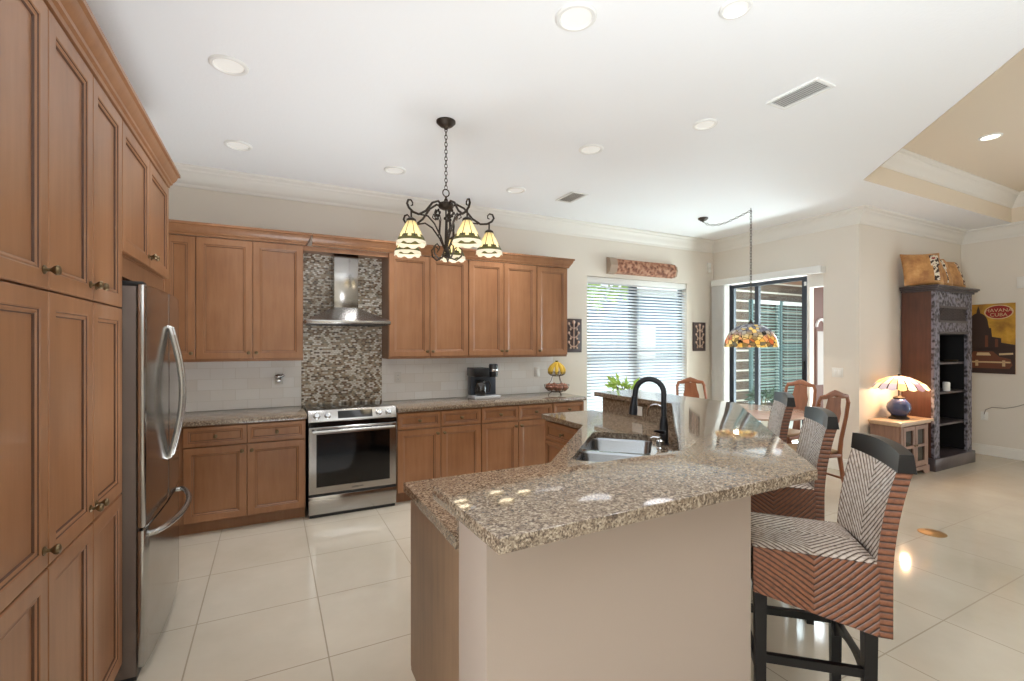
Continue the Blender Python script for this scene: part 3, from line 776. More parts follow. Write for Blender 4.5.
chain(mb('iron'), (0, 0, CZ - 0.05), (0, 0, 2.625)).build('chain', t)
b = mb('iron').lathe([(0.0001, 2.56), (0.012, 2.555), (0.016, 2.54), (0.05, 2.525), (0.058, 2.508), (0.05, 2.492), (0.03, 2.482), (0.0001, 2.48)], 24)
b.tube([(0.024 * math.cos(a), 0, 2.60 + 0.026 * math.sin(a)) for a in [2 * PI * k / 14 for k in range(14)]], 0.0045, 6, closed=True)
b.bar((0, 0, 2.575), (0, 0, 2.54), 0.012)
b.build('hub', t)
b = mb('iron').tube([(0, 0, 2.49), (0, 0, 2.40), (0, 0, 2.30), (0, 0, 2.20), (0, 0, 2.165)], [0.006, 0.006, 0.009, 0.013, 0.004], 8)
b.ball((0, 0, 2.15), 0.016); b.build('stem', t)
R_ = 0.315
PH = [math.radians(a) for a in (-128, -56, 16, 88, 160)]
# phases measured in camera-aligned frame; rotate by the heading of the view
HEAD = -math.radians(27.1)
for ph in PH:
    X = Matrix.Rotation(ph + HEAD, 4, 'Z')
    b = mb('iron'); b.X = X
    pts = [(0.03, 0, 2.50), (0.075, 0, 2.525), (0.13, 0, 2.50), (0.19, 0, 2.43), (0.25, 0, 2.395), (0.30, 0, 2.40), (0.335, 0, 2.42), (0.35, 0, 2.445), (0.34, 0, 2.47), (0.318, 0, 2.475), (0.303, 0, 2.46), (0.305, 0, 2.442), (0.318, 0, 2.437)]
    b.tube(pts, [0.008] * 8 + [0.007, 0.006, 0.005, 0.005, 0.004], 7)
    b.tube([(R_, 0, 2.405), (R_, 0, 2.345)], 0.006, 7)
    b.build('arm', t)
    b = mb('iron'); b.X = X
    b.tube([(0.235, 0, 2.397), (0.17, 0, 2.40), (0.11, 0, 2.36), (0.05, 0, 2.28), (0.012, 0, 2.20), (0.03, 0, 2.14), (0.075, 0, 2.125), (0.11, 0, 2.155), (0.115, 0, 2.20), (0.085, 0, 2.225), (0.06, 0, 2.205), (0.07, 0, 2.18)], [0.006] * 8 + [0.0055, 0.005, 0.0045, 0.004], 6)
    b.tube([(0.06, 0, 2.30), (0.05, 0, 2.40), (0.07, 0, 2.455), (0.10, 0, 2.46), (0.11, 0, 2.435), (0.09, 0, 2.42)], 0.004, 6)
    c = Vector((0.075, 0, 2.44))
    for k in range(5):
        a = 2 * PI * k / 5; p = c + Vector((0.004, 0.02 * math.cos(a), 0.02 * math.sin(a))); b.ball(p, 0.012, 6, (0.35, 1, 1))
    b.build('scroll', t)
    # shade
    cx_, cy_ = R_ * math.cos(ph + HEAD), R_ * math.sin(ph + HEAD)
    b = MB(); prof = [(0.026, 2.338), (0.04, 2.312), (0.058, 2.276), (0.076, 2.240), (0.086, 2.222), (0.095, 2.202), (0.098, 2.185)]
    ang = []
    for k in range(8): ang += [2 * PI * k / 8 - 0.045, 2 * PI * k / 8 + 0.045, 2 * PI * (k + 0.33) / 8, 2 * PI * (k + 0.67) / 8]
    rings = []
    for j, (r, z) in enumerate(prof):
        row = []
        for i, a in enumerate(ang):
            sc = (0.0 if i % 4 in (0, 1) else -0.012) if j == len(prof) - 1 else 0
            fl = math.cos(PI / 8) / math.cos(((a + PI / 8) % (PI / 4)) - PI / 8) if False else 1
            row.append(b.v((cx_ + r * math.cos(a), cy_ + r * math.sin(a), z + sc)))
        rings.append(row)
    for j, (a_, c_) in enumerate(zip(rings, rings[1:])):
        for i in range(len(ang)):
            b.use('lead' if i % 4 == 0 and j < 4 else ('amber' if j < 3 else 'greenglass' if j in (3, 4) and (i % 4 != 2 or j == 4) else 'amber' if j == 3 else 'milk'))
            if j == 4: b.use('greenglass')
            if j == 5: b.use('milk')
            b.f([a_[i], a_[(i + 1) % len(ang)], c_[(i + 1) % len(ang)], c_[i]])
    sh = b.build('shade', t, smooth=0)
    mb('iron').lathe([(0.012, 2.36), (0.03, 2.348), (0.034, 2.334), (0.024, 2.334), (0.012, 2.30)], 16, (cx_, cy_, 0)).build('socket', sh)
    mb('bulb').ball((cx_, cy_, 2.262), 0.024, 10, (1, 1, 1.3)).build('bulb', sh)
    l = bpy.data.lights.new('bulb_light', 'POINT'); l.energy = 0.55; l.color = (1, 0.84, 0.6); l.shadow_soft_size = 0.06
    lo = bpy.data.objects.new('bulb_light', l); COL.objects.link(lo); lo.location = (CX + cx_, CY + cy_, 2.205)

# ------------------------------------------------------------------ ceiling fittings
M['led'] = mat('frosted_led', (245, 244, 240), 0.4, emit=((255, 250, 242), 0.12))
M['ledon'] = mat('lit_led', (250, 248, 240), 0.4, emit=((255, 244, 225), 3.0))
def can(x, y, z, r, label, m='led', power=26):
    t = thing('recessed_light', label, 'ceiling light', (x, y, z), 0, 'recessed ceiling lights')
    mb('white').lathe([(r, -0.0005), (r, -0.005), (r * 0.93, -0.011), (r * 0.80, -0.012), (r * 0.74, -0.004)], 36, cap=False).build('trim_ring', t)
    mb(m).lathe([(0.0001, -0.0045), (r * 0.75, -0.004), (r * 0.75, -0.0015), (0.0001, -0.001)], 36).build('lens', t)
    if power:
        d = bpy.data.lights.new('downlight', 'SPOT'); d.spot_size = math.radians(125); d.spot_blend = 1.0; d.shadow_soft_size = 0.2; d.energy = power; d.color = (0.96, 0.97, 1.0)
        o = bpy.data.objects.new('downlight', d); COL.objects.link(o); o.location = (x, y, z - 0.016)
can(-0.215, 3.106, CZ, 0.10, 'round recessed ceiling light above the refrigerator, left of the chandelier')
can(-0.237, 4.326, CZ, 0.10, 'round recessed ceiling light above the three door wall cabinet by the refrigerator')
can(1.002, 4.298, CZ, 0.10, 'round recessed ceiling light behind the chandelier, above the hood', power=60)
can(2.242, 4.291, CZ, 0.10, 'faint round recessed ceiling light above the cabinet over the coffee maker', power=110)
can(1.312, 1.884, CZ, 0.10, 'large round recessed ceiling light at the top centre, above the bar', power=14)
can(2.312, 3.108, CZ, 0.10, 'round recessed ceiling light right of the chandelier, near the small vent', power=20)
can(2.779, 2.38, CZ, 0.085, 'small round recessed ceiling light between small vent and large vent')
can(1.945, 1.49, CZ, 0.072, 'round recessed ceiling light at the top edge, closest to the large vent')
can(6.0, 1.88, TZ, 0.085, 'lit recessed light in the raised tray ceiling', 'ledon', 60)
M['ventgrey'] = mat('duct_grey', (178, 176, 172), 0.6)
def vent(x, y, w, l, label, nsl):
    t = thing('ceiling_vent', label, 'vent', (x, y, CZ), 0, 'ceiling air vents')
    b = mb('white')
    b.box(-w / 2, -l / 2, -0.012, w / 2, -l / 2 + 0.02, -0.0005, 0.002).box(-w / 2, l / 2 - 0.02, -0.012, w / 2, l / 2, -0.0005, 0.002)
    b.box(-w / 2, -l / 2 + 0.02, -0.012, -w / 2 + 0.02, l / 2 - 0.02, -0.0005).box(w / 2 - 0.02, -l / 2 + 0.02, -0.012, w / 2, l / 2 - 0.02, -0.0005); b.build('frame', t, smooth=0)
    b = mb('white')
    for i in range(nsl):
        x_ = -w / 2 + 0.025 + (w - 0.05) * (i + 0.5) / nsl; b.bar((x_, -l / 2 + 0.02, -0.008), (x_, l / 2 - 0.02, -0.008), 0.014, 0.002, (-0.55, 0, 0.85))
    b.build('louvers', t, smooth=0)
    mb(M['ventgrey']).box(-w / 2 + 0.015, -l / 2 + 0.015, -0.003, w / 2 - 0.015, l / 2 - 0.015, -0.001).build('backing', t, smooth=0)
vent(2.975, 1.82, 0.19, 0.33, 'larger rectangular white ceiling vent near the raised tray', 6)
vent(2.88, 4.22, 0.20, 0.34, 'smaller looking rectangular white ceiling vent above the window cabinets', 6)

# ------------------------------------------------------------------ window, blinds
b = mb('bronzeframe')
for x0, x1 in ((WX0 + 0.001, WX0 + 0.05), (WX1 - 0.05, WX1 - 0.001), ((WX0 + WX1) / 2 - 0.1, (WX0 + WX1) / 2 + 0.03)): b.box(x0, YB + 0.10, WZ0 + 0.001, x1, YB + 0.14, WZ1 - 0.001)
for z0, z1 in ((WZ0 + 0.001, WZ0 + 0.05), (1.40, 1.46), (WZ1 - 0.05, WZ1 - 0.001)): b.box(WX0 + 0.001, YB + 0.10, z0, WX1 - 0.001, YB + 0.139, z1)
w1 = struct(b.build('window_1', smooth=0))
mglass = mat('clear_glass', (255, 255, 255), 0.02)
_nt = mglass.node_tree; _gl = _nt.nodes.new('ShaderNodeBsdfGlossy'); _gl.inputs['Roughness'].default_value = 0.02
_tr = _nt.nodes.new('ShaderNodeBsdfTransparent'); _tr.inputs[0].default_value = (0.93, 0.97, 0.96, 1)
_lw = _nt.nodes.new('ShaderNodeLayerWeight'); _lw.inputs[0].default_value = 0.5
_pw = _nt.nodes.new('ShaderNodeMath'); _pw.operation = 'POWER'; _pw.inputs[1].default_value = 4.0; _nt.links.new(_lw.outputs['Facing'], _pw.inputs[0])
_fr = _nt.nodes.new('ShaderNodeMath'); _fr.operation = 'MULTIPLY_ADD'; _fr.inputs[1].default_value = 0.6; _fr.inputs[2].default_value = 0.03; _nt.links.new(_pw.outputs[0], _fr.inputs[0]); _mx = _nt.nodes.new('ShaderNodeMixShader')
_nt.links.new(_fr.outputs[0], _mx.inputs[0]); _nt.links.new(_tr.outputs[0], _mx.inputs[1]); _nt.links.new(_gl.outputs[0], _mx.inputs[2])
_nt.links.new(_mx.outputs[0], _nt.nodes['Material Output'].inputs[0])
M['glass'] = mglass
mb('glass').box(WX0 + 0.02, YB + 0.118, WZ0 + 0.02, WX1 - 0.02, YB + 0.122, WZ1 - 0.02).build('pane', w1, smooth=0)
b = mb('whitetrim').box(WX0 - 0.02, YB - 0.03, WZ0 - 0.025, WX1 + 0.02, YB + 0.10, WZ0)
struct(b.build('trim_3', smooth=0))
M['slatgreen'] = glass('pale_green_slat', (160, 184, 176), 0, 0.2, 0.5)
M['slat'] = glass('white_blind_slat', (240, 241, 243), 0, 0.35, 0.4)
def blind(name, label, x0, x1, y, z0, z1, tilt, rotz=0, loc=(0, 0, 0), pitch=0.043, dep=0.048, m='slat'):
    t = thing(name, label, 'window blind', loc, rotz)
    mb('white').box(x0, y - 0.03, z1 - 0.075, x1, y + 0.03, z1, 0.003).build('headrail', t)
    b = mb(m); z = z0 + 0.04; n = 0
    c, s_ = math.cos(tilt) * dep / 2, math.sin(tilt) * dep / 2
    while z < z1 - 0.075:
        q = [(x0, y - c, z - s_), (x1, y - c, z - s_), (x1, y, z + 0.003), (x0, y, z + 0.003), (x0, y + c, z + s_), (x1, y + c, z + s_)]
        v = [b.v(p) for p in q]; b.f([v[0], v[1], v[2], v[3]]); b.f([v[3], v[2], v[5], v[4]])
        lo = [b.v((p[0], p[1], p[2] - 0.0025)) for p in q]; b.f([lo[3], lo[2], lo[1], lo[0]]); b.f([lo[4], lo[5], lo[2], lo[3]])
        b.f([v[0], v[1], lo[1], lo[0]]); b.f([v[4], v[5], lo[5], lo[4]])
        z += pitch
    b.build('slats', t, smooth=0, normals=False)
    mb('white').box(x0, y - 0.022, z0, x1, y + 0.022, z0 + 0.02, 0.002).build('bottom_rail', t)
    b = mb('white')
    for k in range(3):
        x = x0 + (x1 - x0) * (0.12 + 0.38 * k)
        b.box(x - 0.0015, y - 0.027, z0 + 0.02, x + 0.0015, y - 0.025, z1 - 0.07)
    b.build('ladder_cord', t, smooth=0)
    return t
blind('window_blind', 'white horizontal blind filling the dining window', WX0 + 0.008, WX1 - 0.008, YB + 0.045, WZ0 + 0.005, WZ1 - 0.005, math.radians(33))

# ------------------------------------------------------------------ sliding door in the right wall
b = mb('bronzeframe')
XD = XR + 0.07
FY0, FY1 = 3.665, 4.83
def dbox(b, y0, y1, z0, z1, x=XD, w=0.05): b.box(x - w / 2, y0, z0, x + w / 2, y1, z1)
dbox(b, 4.76, FY1, 0.02, 2.40); dbox(b, FY0 + 0.02, 3.745, 0.02, 2.40); dbox(b, 4.36, 4.42, 0.08, 2.35); dbox(b, 3.745, 4.76, 2.355, 2.40); dbox(b, 3.745, 4.76, 0.02, 0.09)
dr = struct(b.build('door_1', smooth=0))
mb('glass').box(XD - 0.004, 3.745, 0.09, XD + 0.004, 4.36, 2.355).box(XD - 0.004, 4.42, 0.09, XD + 0.004, 4.76, 2.355).build('pane', dr, smooth=0)
mb('black_metal').box(XD - 0.06, 3.70, 0.98, XD - 0.025, 3.72, 1.30, 0.004).build('handle', dr)
mb('plastic').box(XD - 0.04, 3.685, 2.28, XD - 0.025, 3.71, 2.33, 0.002).build('lock', dr)
struct(mb('whitetrim').box(XR + 0.03, 3.635, 0, XR + 0.11, 3.668, 2.42).box(XR + 0.03, DY0, 2.25, XR + 0.11, 3.635, 2.42).build('trim_4', smooth=0))
b = mb('bronzeframe'); dbox(b, 4.835, DY1 - 0.001, 0, 2.418, XD, 0.04)
struct(b.build('trim_5', smooth=0))
t = thing('door_valance', 'long white box valance above the sliding glass door', 'valance', (0, 0, 0))
mb('white').box(XR - 0.11, 3.42, 2.405, XR - 0.002, 5.05, 2.495, 0.004).build('fascia', t)
t = thing('vertical_blind', 'white vertical blind stacked at the window side of the sliding door', 'window blind', (0, 0, 0))
b = mb('white')
for i in range(9):
    y = 4.80 + 0.028 * i; b.bar((XR - 0.06, y, 0.03), (XR - 0.06, y, 2.404), 0.085, 0.002, (0.3, 1, 0))
b.build('vanes', t, smooth=0)

# ------------------------------------------------------------------ lanai outside
M['siding'] = None
m = mat('brown_lap_siding', (104, 90, 78), 0.7); M['siding'] = m; tt = NT(m)
sp = tt.n('ShaderNodeSeparateXYZ', {0: tt.obj()})
fr = tt.math('FRACT', tt.math('DIVIDE', tt.math('ADD', sp.outputs[2], 4.03), 0.2))
ln = tt.math('LESS_THAN', fr, 0.17)
base = tt.ramp(tt.noise(tt.mapping(tt.obj(), (0.6, 1, 6)), 4, 4), [(0.3, (66, 52, 42)), (0.7, (92, 76, 62))])
mxx = tt.n('ShaderNodeMix', {0: ln, 6: base, 7: s2l(190, 186, 174)}, data_type='RGBA'); tt.color(mxx.outputs[2])
struct(mb('siding').box(7.6, 6.30, -0.05, 11.5, 6.45, 3.2).build('wall_lanai', smooth=0))
M['ground'] = paint('pale_concrete', (196, 192, 184))
struct(mb('ground').box(-12, YB + 0.15, -0.2, 22, 24, -0.05).build('ground', smooth=0))
struct(mb(wood('lanai_ceiling_board', (120, 80, 56), (150, 104, 76), (166, 120, 90), axis='x')).box(9.6, YA + 0.15, 2.80, 11.5, 6.3, 2.86).build('ceiling_lanai', smooth=0))
M['greenframe'] = mat('teal_grey_frame', (84, 108, 108), 0.5)
def lan_window(n, x0, x1, z0, z1, label):
    b = mb('greenframe')
    for a, c in ((x0, x0 + 0.06), (x1 - 0.06, x1)): b.box(a, 6.24, z0, c, 6.299, z1)
    for a, c in ((z0, z0 + 0.05), (1.38, 1.5), (z1 - 0.05, z1)): b.box(x0 + 0.06, 6.25, a, x1 - 0.06, 6.299, c)
    struct(b.build('window_%d' % n, smooth=0))
    mb_ = blind('window_blind', label, x0 + 0.065, x1 - 0.065, 6.22, z0 + 0.02, z1 - 0.01, math.radians(25), pitch=0.06, dep=0.06, m='slatgreen')
lan_window(2, 8.62, 9.52, 0.3, 2.42, 'white blind on the patio window behind the pendant lamp')
lan_window(3, 9.56, 10.5, 0.3, 2.42, 'white blind on the patio window beside the black door handle')
t = thing('wall_mirror', 'dark framed arched wall piece seen through the open door gap', 'wall decoration', (10.95, 6.28, 0))
mb(mat('mauve_wood', (120, 92, 82), 0.6)).box(-0.36, -0.02, 0.0, 0.6, 0.0, 2.9).box(-0.14, -0.05, 0.6, -0.10, -0.02, 1.8).box(-0.14, -0.05, 1.8, 0.4, -0.02, 1.86).build('frame', t, smooth=0)
mb(mat('grey_relief', (190, 186, 178), 0.6)).box(-0.10, -0.035, 0.6, 0.32, -0.021, 1.8).build('panel', t, smooth=0)
b = mb('white').tube(arc((0.05, -0.04, 1.90), 0.17, 0, PI, 16), 0.03, 8); b.build('arch', t)

M['leaf'] = glass('green_leaf', (96, 122, 66), 0, 0.35, 0.45)
M['leafdark'] = glass('dark_green_leaf', (52, 70, 46), 0, 0.25, 0.4)
M['leaflight'] = glass('bright_leaf', (168, 192, 92), 0, 0.4, 0.4)
M['stem'] = mat('plant_stem', (96, 84, 52), 0.7); M['terracotta'] = mat('clay_pot', (150, 140, 128), 0.7)
def leaves(m, c, rad, n, size, rnd, zsq=1.0):
    b = mb(m)
    for _ in range(n):
        d = Vector((rnd.gauss(0, 1), rnd.gauss(0, 1), rnd.gauss(0, 1) * zsq)).normalized() * (rad * rnd.uniform(0.45, 1)); d.z *= zsq
        p = Vector(c) + d; a = (d.normalized() + Vector((rnd.uniform(-.6, .6), rnd.uniform(-.6, .6), rnd.uniform(-.2, .8)))).normalized()
        s_ = a.cross(Vector((rnd.uniform(-1, 1), rnd.uniform(-1, 1), 0.3))).normalized(); L = size * rnd.uniform(0.7, 1.2); w = L * 0.24; nn = a.cross(s_) * L * 0.08
        q = [b.v(p), b.v(p + a * L * 0.35 + s_ * w - nn), b.v(p + a * L * 0.35 + nn), b.v(p + a * L * 0.35 - s_ * w - nn), b.v(p + a * L - nn)]
        b.f([q[0], q[1], q[2]]); b.f([q[0], q[2], q[3]]); b.f([q[1], q[4], q[2]]); b.f([q[2], q[4], q[3]])
    return b
def potted(name, label, x, y, z0, pot_r, pot_h, fz, rad, n, size, m, seed, cat='plant'):
    t = thing(name, label, cat, (x, y, z0)); rnd = random.Random(seed)
    mb('terracotta').lathe([(pot_r * 0.7, 0), (pot_r, pot_h * 0.9), (pot_r * 1.08, pot_h * 0.9), (pot_r * 1.08, pot_h), (pot_r * 0.9, pot_h), (pot_r * 0.88, pot_h * 0.9), (0.0001, pot_h * 0.88)], 24).build('pot', t)
    b = mb('stem')
    for k in range(6):
        a = 2 * PI * k / 6; e = (rad * 0.5 * math.cos(a), rad * 0.5 * math.sin(a), fz); b.tube([(0, 0, pot_h * 0.85), (e[0] * 0.3, e[1] * 0.3, (fz + pot_h) / 2), e], 0.006, 6)
    b.build('stems', t)
    leaves(m, (0, 0, fz), rad, n, size, rnd, 0.6).build('foliage', t, smooth=0, normals=False); return t
potted('potted_plant', 'bright green leafy potted plant standing before the dining window', 4.02, 4.72, 0, 0.15, 0.30, 0.98, 0.17, 52, 0.13, 'leaflight', 3)
potted('potted_plant', 'dark green potted plant on the patio beyond the sliding door', 7.93, 5.50, -0.05, 0.15, 0.28, 0.62, 0.19, 110, 0.14, 'leafdark', 5)
t = thing('window_backdrop', 'blue-grey backdrop block added behind the dining window blind', 'house', (11.0, 14.0, -0.05))  # block added so the gaps between slats read darker blue-grey
mb(mat('backdrop_blue_grey', (112, 128, 150), 0.8)).box(-5.0, 0, 0, 6.0, 4.0, 3.4).build('wall', t, smooth=0)
mb(mat('pale_roof_tile', (190, 190, 186), 0.8)).prism([(-5.4, -0.5), (6.4, -0.5), (6.4, 4.4), (-5.4, 4.4)], 3.4, 3.65).build('roof', t, smooth=0)
for x in (-2.0, 1.2): mb('white').box(x, -0.06, 1.0, x + 1.3, -0.001, 2.3).build('window', t, smooth=0)
t = thing('garden_tree', 'pale green tree outside behind the dining window blind', 'tree', (8.0, 11.0, -0.05))
mb('stem').tube([(0, 0, 0), (0.05, 0, 1.5), (0, 0.1, 3.6)], [0.14, 0.11, 0.05], 10).build('trunk', t)
leaves('leaflight', (0, 0, 3.9), 1.6, 900, 0.38, random.Random(9), 0.8).build('crown', t, smooth=0, normals=False)

# ------------------------------------------------------------------ dining area
M['dine'] = wood('cherry_dining_wood', (108, 64, 40), (140, 86, 56), (162, 104, 72), 0.42, 'z')
TX, TY = 4.93, 3.60
t = thing('dining_table', 'round wooden dining table under the pendant lamp', 'table', (TX, TY, 0))
mb(wood('reflection_tinted_tabletop', (176, 140, 122), (196, 164, 146), (208, 180, 162), 0.12, 'x')).lathe([(0.0001, 0.72), (0.55, 0.72), (0.60, 0.728), (0.62, 0.74), (0.615, 0.752), (0.60, 0.756), (0.0001, 0.756)], 48).build('tabletop', t)  # reflection of the bright door put into the colour as paler wood
mb('dine').lathe([(0.0001, 0.10), (0.10, 0.11), (0.12, 0.18), (0.07, 0.26), (0.06, 0.40), (0.09, 0.52), (0.06, 0.62), (0.12, 0.70), (0.14, 0.72), (0.0001, 0.72)], 24).build('pedestal', t)
for k in range(4):
    a = PI / 4 + k * PI / 2; b = mb('dine'); b.X = Matrix.Rotation(a, 4, 'Z')
    b.tube([(0.06, 0, 0.16), (0.18, 0, 0.17), (0.30, 0, 0.10), (0.42, 0, 0.03)], [0.04, 0.035, 0.03, 0.03], 8).build('leg', t)
def make_chair():
    t = thing('dining_chair', 'x', 'chair', (0, 0, 0), 0, 'dining chairs around the round table')
    b = mb('dine').prism([(-0.24, 0.22), (0.24, 0.22), (0.20, -0.22), (-0.20, -0.22)], 0.42, 0.455, 0.008); b.build('seat_frame', t)
    mb(mat('seat_fabric', (176, 150, 120), 0.8) if 'fab' not in M else M['fab']).prism([(-0.215, 0.20), (0.215, 0.20), (0.18, -0.19), (-0.18, -0.19)], 0.455, 0.485, 0.012).build('cushion', t)
    for sx in (-1, 1):
        mb('dine').tube([(sx * 0.21, 0.19, 0.43), (sx * 0.235, 0.215, 0.36), (sx * 0.215, 0.20, 0.2), (sx * 0.21, 0.20, 0.04), (sx * 0.22, 0.22, 0.015), (sx * 0.22, 0.22, 0.0)], [0.03, 0.03, 0.02, 0.015, 0.024, 0.022], 10).build('leg', t)
        mb('dine').tube([(sx * 0.18, -0.30, 0.0), (sx * 0.18, -0.24, 0.2), (sx * 0.18, -0.20, 0.43)], [0.016, 0.018, 0.022], 8).build('leg', t)
        mb('dine').tube([(sx * 0.18, -0.20, 0.43), (sx * 0.185, -0.215, 0.6), (sx * 0.195, -0.255, 0.82), (sx * 0.185, -0.285, 0.97)], [0.022, 0.019, 0.017, 0.018], 8).build('back_post', t)
    mb('dine').tube([(-0.19, -0.28, 0.965), (-0.165, -0.288, 1.02), (-0.10, -0.292, 1.028), (-0.05, -0.292, 1.045), (0, -0.292, 1.058), (0.05, -0.292, 1.045), (0.10, -0.292, 1.028), (0.165, -0.288, 1.02), (0.19, -0.28, 0.965)], [0.02, 0.022, 0.026, 0.03, 0.033, 0.03, 0.026, 0.022, 0.02], 8, flat=0.55).build('crest_rail', t)
    b = mb('dine'); prof = [(0.46, 0.05), (0.52, 0.045), (0.60, 0.04), (0.68, 0.06), (0.78, 0.10), (0.86, 0.105), (0.93, 0.085), (1.02, 0.075)]
    R = []
    for z, w in prof:
        y = -0.20 - 0.09 * ((z - 0.43) / 0.6) ** 1.1
        R.append([b.v((-w, y, z)), b.v((w, y, z)), b.v((w, y - 0.012, z)), b.v((-w, y - 0.012, z))])
    b.f(R[0][::-1]); b.f(R[-1])
    for a, c in zip(R, R[1:]):
        for k in range(4): b.f([a[k], a[(k + 1) % 4], c[(k + 1) % 4], c[k]])
    b.build('splat', t)
    b = mb('dine').bar((-0.18, -0.235, 0.22), (-0.215, 0.2, 0.22), 0.018).bar((0.18, -0.235, 0.22), (0.215, 0.2, 0.22), 0.018).bar((-0.2, 0, 0.22), (0.2, 0, 0.22), 0.018)
    b.build('stretcher', t)
    return t
M['fab'] = mat('seat_fabric', (176, 150, 120), 0.8)
ch = make_chair()
cs = [(4.78, 4.14, 'wooden dining chair with its back showing before the window wall'), (5.50, 3.55, 'wooden dining chair with vase splat in front of the sliding door'), (4.80, 2.86, 'wooden dining chair beside the light switch, behind the middle bar stool')]
for i, (x, y, lb) in enumerate(cs):
    o = ch if i == 0 else copy_tree(ch)
    d = Vector((TX - x, TY - y)) if i else Vector((-0.35, -0.94)); o.location = (x, y, 0); o.rotation_euler.z = math.atan2(d.y, d.x) - PI / 2; o['label'] = lb
# pendant lamp
m = mat('stained_glass_flowers', (140, 140, 160), 0.2); M['tiffany'] = m; t = NT(m)
vo = t.n('ShaderNodeTexVoronoi', {'Vector': t.obj(), 'Scale': 21.0})
ed = t.n('ShaderNodeTexVoronoi', {'Vector': t.obj(), 'Scale': 21.0}, feature='DISTANCE_TO_EDGE')
sz = t.n('ShaderNodeSeparateXYZ', {0: t.obj()}).outputs[2]
rv = t.n('ShaderNodeSeparateXYZ', {0: vo.outputs['Color']}).outputs[0]
hi = t.ramp(rv, [(0, (134, 138, 158)), (0.3, (168, 174, 186)), (0.5, (204, 208, 214)), (0.72, (240, 222, 160)), (0.8, (146, 150, 172)), (0.93, (250, 234, 180))], 'CONSTANT')
lo = t.ramp(rv, [(0, (244, 214, 130)), (0.22, (216, 140, 92)), (0.36, (252, 234, 170)), (0.6, (164, 146, 104)), (0.75, (240, 196, 150)), (0.9, (140, 140, 130))], 'CONSTANT')
fz = t.n('ShaderNodeMapRange', {0: sz, 1: 0.09, 2: 0.19, 3: 0.0, 4: 1.0}).outputs[0]
c1 = t.n('ShaderNodeMix', {0: fz, 6: lo, 7: hi}, data_type='RGBA').outputs[2]
le = t.math('LESS_THAN', ed.outputs[0], 0.035)
c2 = t.n('ShaderNodeMix', {0: le, 6: c1, 7: s2l(50, 46, 42)}, data_type='RGBA').outputs[2]
t.color(c2)
nt = m.node_tree; ts = nt.nodes.new('ShaderNodeBsdfTranslucent'); nt.links.new(c2, ts.inputs[0]); mxs = nt.nodes.new('ShaderNodeMixShader'); mxs.inputs[0].default_value = 0.5
nt.links.new(nt.nodes['Principled BSDF'].outputs[0], mxs.inputs[1]); nt.links.new(ts.outputs[0], mxs.inputs[2]); nt.links.new(mxs.outputs[0], nt.nodes['Material Output'].inputs[0])
PXY = (4.98, 3.612)
t = thing('pendant_lamp', 'stained glass dome pendant lamp swagged on a chain over the dining table', 'lamp', (*PXY, 1.49))
def dome(r, h, th=0.004, n=14): 
    o = [(max(0.02, r * math.sin(PI / 2 * (1 - i / n)) ** 0.9), h * math.sin(PI / 2 * i / n)) for i in range(n)]
    return o + [(0.02, h)] + [(max(0.018, p - th), q - th * 0.7) for p, q in reversed(o)]
sh = mb('tiffany').lathe(dome(0.285, 0.27), 48, cap=False).build('shade', t)
mb('bulb').ball((0, 0, 0.13), 0.035).build('bulb', sh)
b = mb('iron').lathe([(0.026, 0.262), (0.03, 0.275), (0.012, 0.30), (0.006, 0.32), (0.0001, 0.322)], 16); b.build('cap', t)
chain(mb('iron'), (0, 0, 0.315), (0, 0, CZ - 1.49 - 0.03), 0.045, 0.003, 0.012).build('chain', t)
b = mb('iron').tube([(0, 0, CZ - 1.49), (0, 0, CZ - 1.49 - 0.02), (0.012, 0, CZ - 1.49 - 0.035), (0, 0, CZ - 1.49 - 0.05)], 0.004, 6); b.build('hook', t)
cc = Vector((4.84 - PXY[0], 4.175 - PXY[1], CZ - 1.49))
b = mb('iron'); prev = None
for i in range(8):
    u0, u1 = i / 8, (i + 1) / 8
    def f(u):
        K = [(0, -0.05), (0.12, -0.10), (0.3, -0.125), (0.5, -0.115), (0.75, -0.075), (1.0, -0.03)]
        for (a, za), (c, zc) in zip(K, K[1:]):
            if u <= c: q = (u - a) / (c - a); z = za + (zc - za) * q; break
        return Vector((cc.x * (1 - u), cc.y * (1 - u), cc.z + z))
    chain(b, f(u0), f(u1), 0.04, 0.003, 0.010)
b.build('swag_chain', t)
mb('iron').lathe([(0.06, CZ - 1.4905), (0.06, CZ - 1.505), (0.035, CZ - 1.525), (0.012, CZ - 1.535), (0.0001, CZ - 1.55)], 24, (cc.x, cc.y, 0)).build('canopy', t)
l = bpy.data.lights.new('pendant_bulb', 'POINT'); l.energy = 6; l.color = (1, 0.88, 0.7); l.shadow_soft_size = 0.05
lo_ = bpy.data.objects.new('pendant_bulb', l); COL.objects.link(lo_); lo_.location = (*PXY, 1.55)

